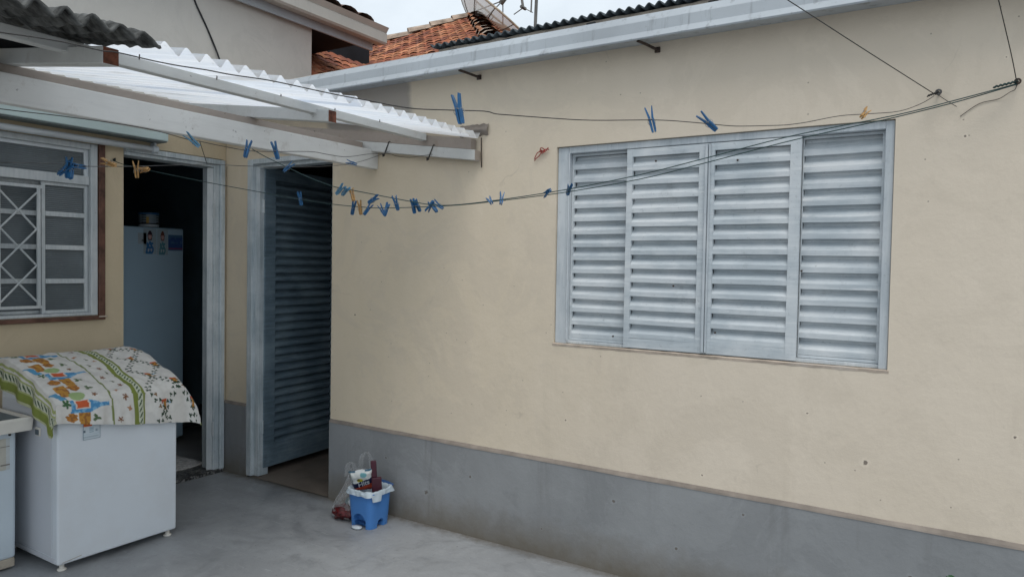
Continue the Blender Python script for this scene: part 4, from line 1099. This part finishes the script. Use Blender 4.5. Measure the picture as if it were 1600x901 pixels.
def smooth_path(p, sub=4):
    p = [Vector(q) for q in p]
    if len(p) < 3: return p
    out = []
    for k in range(len(p)-1):
        a,b,c,d_ = p[max(k-1,0)],p[k],p[k+1],p[min(k+2,len(p)-1)]
        for s in range(sub):
            t = s/sub
            out.append(.5*((2*b)+(c-a)*t+(2*a-5*b+4*c-d_)*t*t+(3*b-a-3*c+d_)*t**3))
    return out+[p[-1]]
def rope(name, paths, r, mat, label, cat):
    m = MB()
    for p,rr in paths: m.tube(smooth_path(p), rr or r, 7)
    o = m.build(name, mat, None, smooth=True); origin_to(o, paths[0][0][0]); tag(o, label, cat); return o
def extend(p, k): 
    a,b = Vector(p[-2]),Vector(p[-1]); return p+[tuple(b+(b-a)*k)]
rope('wire_line', [(LINES['A'],0)], .0013, M['wire'], 'thin dark wire clothesline from the left hook above the shutter to the canopy front', 'clothesline')
rope('plastic_line', [(LINES['Blow'],0)], .0021, M['cord_green'], 'lower of two dark green clotheslines, sagging from right hook to kitchen window pier', 'clothesline')
rope('plastic_line', [(LINES['Bup'],0)], .0021, M['cord_green'], 'upper of two dark green clotheslines, running from right hook to the canopy beam', 'clothesline')
rope('wire_line', [(LINES['C'],0)], .0014, M['pale_wire'], 'thin wire clothesline sagging across both doorways, tied to the canopy rafter at the wall', 'clothesline')
rope('wire_line', [(LINES['D'],0)], .0014, M['wire'], 'thin dark wire clothesline passing in front of the teal awning and along the canopy beam', 'clothesline')
rope('tie_thread', [(LINES['drop'],0)], .0014, M['wire'], 'short thread joining two wire clotheslines above the kitchen doorway', 'thread')
rope('stay_wire', [(extend(LINES['W1'],9),0)], .0017, M['wire'], 'taut stay wire rising to the upper left from the left hook above the shutter', 'wire')
rope('stay_wire', [(extend(LINES['W2'],12),0),([(x,min(y,-.004),z) for x,y,z in LINES['T2']],.0012)], .0017, M['wire'], 'taut stay wire rising from the right hook with a loose curled tail on the wall', 'wire')
def hook(x,z,label,tail=None,knot=None):
    h = thing('wall_hook', label, 'hook', (x,-.02,z))
    m = MB(); m.tube([(x,.0,z),(x,-.04,z)], .0045, 8); m.tube([(x+.0085*math.cos(t),-.048,z+.0085*math.sin(t)) for t in [q*2*math.pi/12 for q in range(12)]], .0035, 6, closed=True)
    m.build('eye_screw', M['pale_wire'] if not knot else M['iron'], h, smooth=True)
    m = MB(); n = 7 if knot else 4; L = .075 if knot else .045
    dirn = Vector((-.97,-.12,-.20)).normalized() if knot else Vector((-.75,-.45,-.35)).normalized()
    m.tube([Vector((x,-.05,z))+dirn*(L*k/24)+Vector((0,.0022*math.cos(k*1.6),.0022*math.sin(k*1.6))) for k in range(25)], .0038 if knot else .0028, 6)
    m.build('knot', M['cord_green'] if knot else M['wire'], h, smooth=True)
    if tail:
        m = MB(); m.tube(smooth_path(tail), .0012, 6); m.build('wire_tail', M['wire'], h)
hook(4.339,2.186,'small iron eye hook in the wall above the shutter, with twisted black wire', [(x,min(y,-.003),z) for x,y,z in LINES['T1']])
hook(4.584,2.196,'iron eye hook wrapped in dark green line near the right edge of the wall', None, True)
h3 = thing('wall_hook', 'small dark hook in the cream pier between kitchen window and doorway', 'hook', (0,-.795,2.108))
m = MB(); m.tube([(.0,-.795,2.112),(.02,-.795,2.108),(.024,-.795,2.118)], .004, 8); m.tube([(.014,-.795+.006*math.cos(k),2.108+.006*math.sin(k)) for k in range(12)], .004, 6); m.build('hook_wire', M['rubber'], h3)

def peg(name, c, loc, rot, label, group):
    r = thing(name, label, 'clothes peg', loc, group); r.rotation_euler = rot
    return r
HALF = [(-.0375,.0012),(-.0375,.0050),(-.030,.0062),(-.012,.0068),(.004,.0064),(.036,.0098),(.0375,.0078),(.030,.0060),(.006,.0016),(-.010,.0012)]
half_me = {}
def half(side, mat):
    k = (side, mat.name)
    if k not in half_me:
        m = MB(); m.prism([(z,x*side) for z,x in HALF], -.0060, .0060, lambda t,p,q:(q*1.15,t,p))
        o = m.build('arm', mat); half_me[k] = o.data; bpy.data.objects.remove(o)
        bm = bmesh.new(); bm.from_mesh(half_me[k]); bmesh.ops.recalc_face_normals(bm, faces=bm.faces); bm.to_mesh(half_me[k]); bm.free()
    return half_me[k]
m = MB(); m.tube([(.0082*math.cos(t)*1.0,.0068*math.sin(t),.0+.002*math.sin(2*t)) for t in [q*2*math.pi/16 for q in range(16)]], .0011, 6, closed=True)
m.tube([(.0085,.0066,0),(.0115,.0066,-.007),(.009,.004,-.014),(.0065,.001,-.015)], .0009, 5); m.tube([(-.0085,-.0066,0),(-.0115,-.0066,-.007),(-.009,-.004,-.014),(-.0065,-.001,-.015)], .0009, 5)
so = m.build('spring', M['spring'], None, smooth=True); spring_me = so.data; bpy.data.objects.remove(so)
PM = {'b':M['peg_blue'],'l':M['peg_pale'],'w':M['peg_wood']}
PL = [
 'big blue peg on the thin wire over the bare wall left of the shutter','blue peg standing upright on the thin wire above the second shutter panel','blue peg lying slantwise on the thin wire above the third shutter panel','wooden peg end-on on the thin wire near the hook above the shutter',
 'faded blue peg on the wire at the right end of the teal awning','blue peg on the wire above the pier between the two doorways','blue peg on the wire over the top of the store room door frame',
 'blue peg lying flat on the wire under the end of the big canopy beam','blue peg on the upper green line in front of the top of the louvred door','faded blue peg, left one of a close pair beside the louvred doorway','faded blue peg, right one of a close pair beside the louvred doorway',
 'wooden peg on the upper green line next to a pair of faded blue pegs','blue peg lying slantwise on the upper green line right of the wooden pegs','blue peg tilted on the upper green line just left of the peg bunches',
 'dark blue peg hanging on the lower green line left of the wooden peg','wooden peg on the lower green line between two blue pegs','blue peg leaning right on the lower green line beside the wooden peg','blue peg, left arm of a V of two pegs on the lower green line','blue peg, right arm of a V of two pegs on the lower green line',
 'blue peg, upright one of an overlapping pair on the green lines','blue peg, slanted one of an overlapping pair on the green lines','blue peg, left one of a fan of three on the green lines','blue peg, middle one of a fan of three on the green lines','blue peg, right one of a fan of three on the green lines',
 'blue peg hanging on the lower green line in front of the dark louvred door','small end-on blue peg left of a single upright peg on the twin green lines','upright blue peg alone on the twin green lines midway to the shutter','small end-on blue peg on the twin green lines just left of the shutter','blue peg on the twin green lines in front of the left shutter panel',
 'blue peg hanging straight down at the left of the bunch by the kitchen window','blue peg hanging at the right of the bunch by the kitchen window','blue peg reaching down left in the bunch by the kitchen window','blue peg lying level to the right in the bunch by the kitchen window',
 'wooden peg lying along the wire across the cream pier by the kitchen window','wooden peg hanging upright on the wire in the kitchen doorway','wooden peg lying level beside the upright one in the kitchen doorway']
for (ln,c,x,y,z,rx,ry,rz),lab in zip(PEGS,PL):
    r = peg('clothes_peg', c, (x,y,z), (rx,ry,rz), lab, 'clothes pegs left on the lines')
    for nm,me_ in (('arm',half(1,PM[c])),('arm',half(-1,PM[c])),('spring',spring_me)):
        o = bpy.data.objects.new(nm, me_); COL.objects.link(o); o.parent = r

m = MB()
for pts in ([(2.545,-.012,2.055),(2.565,-.016,2.085),(2.587,-.006,2.092),(2.615,-.014,2.100),(2.63,-.010,2.098)],[(2.587,-.008,2.092),(2.575,-.014,2.070),(2.552,-.016,2.052),(2.548,-.012,2.045)],[(2.587,-.010,2.094),(2.612,-.018,2.088),(2.626,-.012,2.108)],[(2.578,-.016,2.094),(2.596,-.02,2.080),(2.605,-.012,2.098),(2.587,-.02,2.108),(2.578,-.012,2.092)]):
    m.tube(smooth_path(pts), .0024, 6)
m.tube([(2.587,0,2.094),(2.587,-.022,2.096)], .003, 6)
rs = m.build('red_string', M['red_string'], None, smooth=True); origin_to(rs,(2.587,0,2.09)); tag(rs,'red string tied on a nail in the wall left of the shutter','string')

rope('cable', [([(.006,-.30,3.40),(.006,-.254,3.254),(.006,-.20,3.16),(.006,-.14,3.06),(.02,-.07,2.90),(.06,-.03,2.7)],0)], .006, M['rubber'], 'black cable hanging down the greige upper wall behind the canopy', 'cable')
rope('cable', [([(.03,-.62,3.5),(.02,-.74,3.36),(.02,-.80,3.30),(.02,-.9,3.26),(.05,-1.0,3.24)],0)], .004, M['beam'], 'thin grey cable on the upper wall above the mossy roofing', 'cable')

# ================================================================== dish and aerial
dc = Vector((-.83,4.6,4.80)); 
dh = thing('satellite_dish', 'large pale mesh satellite dish partly hidden behind the tiled roof ridge', 'satellite dish', (dc.x,dc.y,dc.z-.9))
dax = Vector((.60,.18,.78)).normalized(); da = dax.orthogonal().normalized(); db = dax.cross(da); RD, DD = .60,.30
dpt = lambda r,a: dc + da*(r*RD*math.cos(a)) + db*(r*RD*math.sin(a)) + dax*(DD*(r*r-1))
def mesh_mat():
    t = NT('dish wire mesh'); t.t.nodes.remove(t.b)
    tr = t.n('BsdfTransparent'); d_ = t.n('BsdfDiffuse'); d_.inputs['Color'].default_value=(.75,.75,.73,1); mx = t.n('MixShader'); mx.inputs['Fac'].default_value=.72
    t.l(tr.outputs[0],mx.inputs[1]); t.l(d_.outputs[0],mx.inputs[2]); t.l(mx.outputs[0],t.out.inputs['Surface']); return t.m
m = MB(); m.grid(48,10,lambda i,j:dpt(.03+.97*j,2*math.pi*i)); m.build('mesh', mesh_mat(), dh, smooth=True)
m = MB(); m.tube([dpt(1,2*math.pi*k/48) for k in range(48)], .014, 6, closed=True); m.build('rim', M['dish_edge'], dh, smooth=True)
for k in range(12):
    m = MB(); m.tube([dpt(.05+.95*q/8, 2*math.pi*k/12) for q in range(9)], .007, 6); m.build('rib', M['aerial'], dh, smooth=True)
m = MB(); fp = dc+dax*.18
for k in range(3): m.tube([dpt(.55,2*math.pi*k/3+.4), fp], .008, 6)
m.tube([fp-dax*.05, fp+dax*.10], .035, 10); m.build('feed_arm', M['aerial'], dh, smooth=True)
m = MB(); m.tube([dpt(.02,0), (dc.x-.1,dc.y,dc.z-.5),(dc.x-.1,dc.y,3.6)], .03, 8); m.build('mast', M['aerial'], dh)
an = thing('tv_aerial', 'thin television aerial with short crossed rods standing on the corrugated roof', 'aerial', (1.81,1.2,2.85))
m = MB(); m.tube([(1.805,1.2,2.82),(1.815,1.2,3.2),(1.845,1.2,4.2)], .012, 8); m.tube([(1.79,1.18,3.30),(1.80,1.2,4.1)], .006, 6); m.build('mast', M['aerial'], an)
m = MB(); m.tube([(1.66,1.2,3.75),(1.70,1.2,3.41),(1.712,1.2,3.345)], .010, 6); m.tube([(1.712,1.2,3.352),(1.633,1.2,3.318)], .004, 5); m.tube([(1.712,1.2,3.352),(1.792,1.2,3.304)], .003, 5); m.tube([(1.712,1.17,3.352),(1.712,1.23,3.352)], .012, 6)
m.build('element', M['aerial'], an)

# ================================================================== sky, sun, camera
w = bpy.data.worlds.new('World'); scene.world = w; w.use_nodes = True
nt = w.node_tree; bgd = nt.nodes['Background']
sky = nt.nodes.new('ShaderNodeTexSky'); sky.sky_type = 'NISHITA'; sky.sun_disc = False
SUN_EL, SUN_AZ = R(62), Vector((.62,-.78,0))
sky.sun_elevation = SUN_EL; sky.sun_rotation = math.atan2(SUN_AZ.x, SUN_AZ.y); sky.dust_density = 2.0
tc = nt.nodes.new('ShaderNodeTexCoord'); mp = nt.nodes.new('ShaderNodeMapping'); mp.inputs['Scale'].default_value = (1,1,2.2)
nz = nt.nodes.new('ShaderNodeTexNoise'); nz.inputs['Scale'].default_value = 2.6; nz.inputs['Detail'].default_value = 7; nz.inputs['Roughness'].default_value = .6
rp = nt.nodes.new('ShaderNodeValToRGB'); rp.color_ramp.elements[0].position = .25; rp.color_ramp.elements[0].color = (.72,.72,.72,1); rp.color_ramp.elements[1].position = .6; rp.color_ramp.elements[1].color = (1,1,1,1)
mx = nt.nodes.new('ShaderNodeMixRGB'); mx.inputs['Color2'].default_value = (8.5,9.4,10.2,1)
nt.links.new(tc.outputs['Generated'], mp.inputs['Vector']); nt.links.new(mp.outputs[0], nz.inputs['Vector']); nt.links.new(nz.outputs['Fac'], rp.inputs['Fac'])
nt.links.new(rp.outputs['Color'], mx.inputs['Fac']); nt.links.new(sky.outputs['Color'], mx.inputs['Color1']); nt.links.new(mx.outputs['Color'], bgd.inputs['Color'])
bgd.inputs['Strength'].default_value = .098
sl = bpy.data.lights.new('sun','SUN'); sl.energy = 1.45; sl.angle = R(34); sl.color = (1,.96,.90)
so_ = bpy.data.objects.new('sun', sl); COL.objects.link(so_)
sd = Vector((SUN_AZ.x*math.cos(SUN_EL), SUN_AZ.y*math.cos(SUN_EL), math.sin(SUN_EL))).normalized()
so_.rotation_euler = sd.to_track_quat('Z','Y').to_euler(); so_.location = (4,-6,8)

cam = bpy.data.cameras.new('camera'); co = bpy.data.objects.new('camera', cam); COL.objects.link(co); scene.camera = co
cam.sensor_width = 36; cam.lens = 36*1114.26/1600; cam.clip_start = .05; cam.clip_end = 400
yaw,pit,rol = R(-32.2239),R(-1.80407),R(.99284)
F = Vector((math.sin(yaw)*math.cos(pit), math.cos(yaw)*math.cos(pit), math.sin(pit)))
r0 = Vector((math.cos(yaw),-math.sin(yaw),0)); u0 = r0.cross(F)
rt_ = r0*math.cos(rol)+u0*math.sin(rol); up_ = -r0*math.sin(rol)+u0*math.cos(rol)
Mc = Matrix((rt_,up_,-F)).transposed().to_4x4(); Mc.translation = Vector((4.436,-3.208,1.5)); co.matrix_world = Mc
scene.view_settings.view_transform = 'Standard'; scene.view_settings.look = 'None'; scene.view_settings.exposure = 0; scene.view_settings.gamma = 1
scene.cycles.transparent_max_bounces = 12
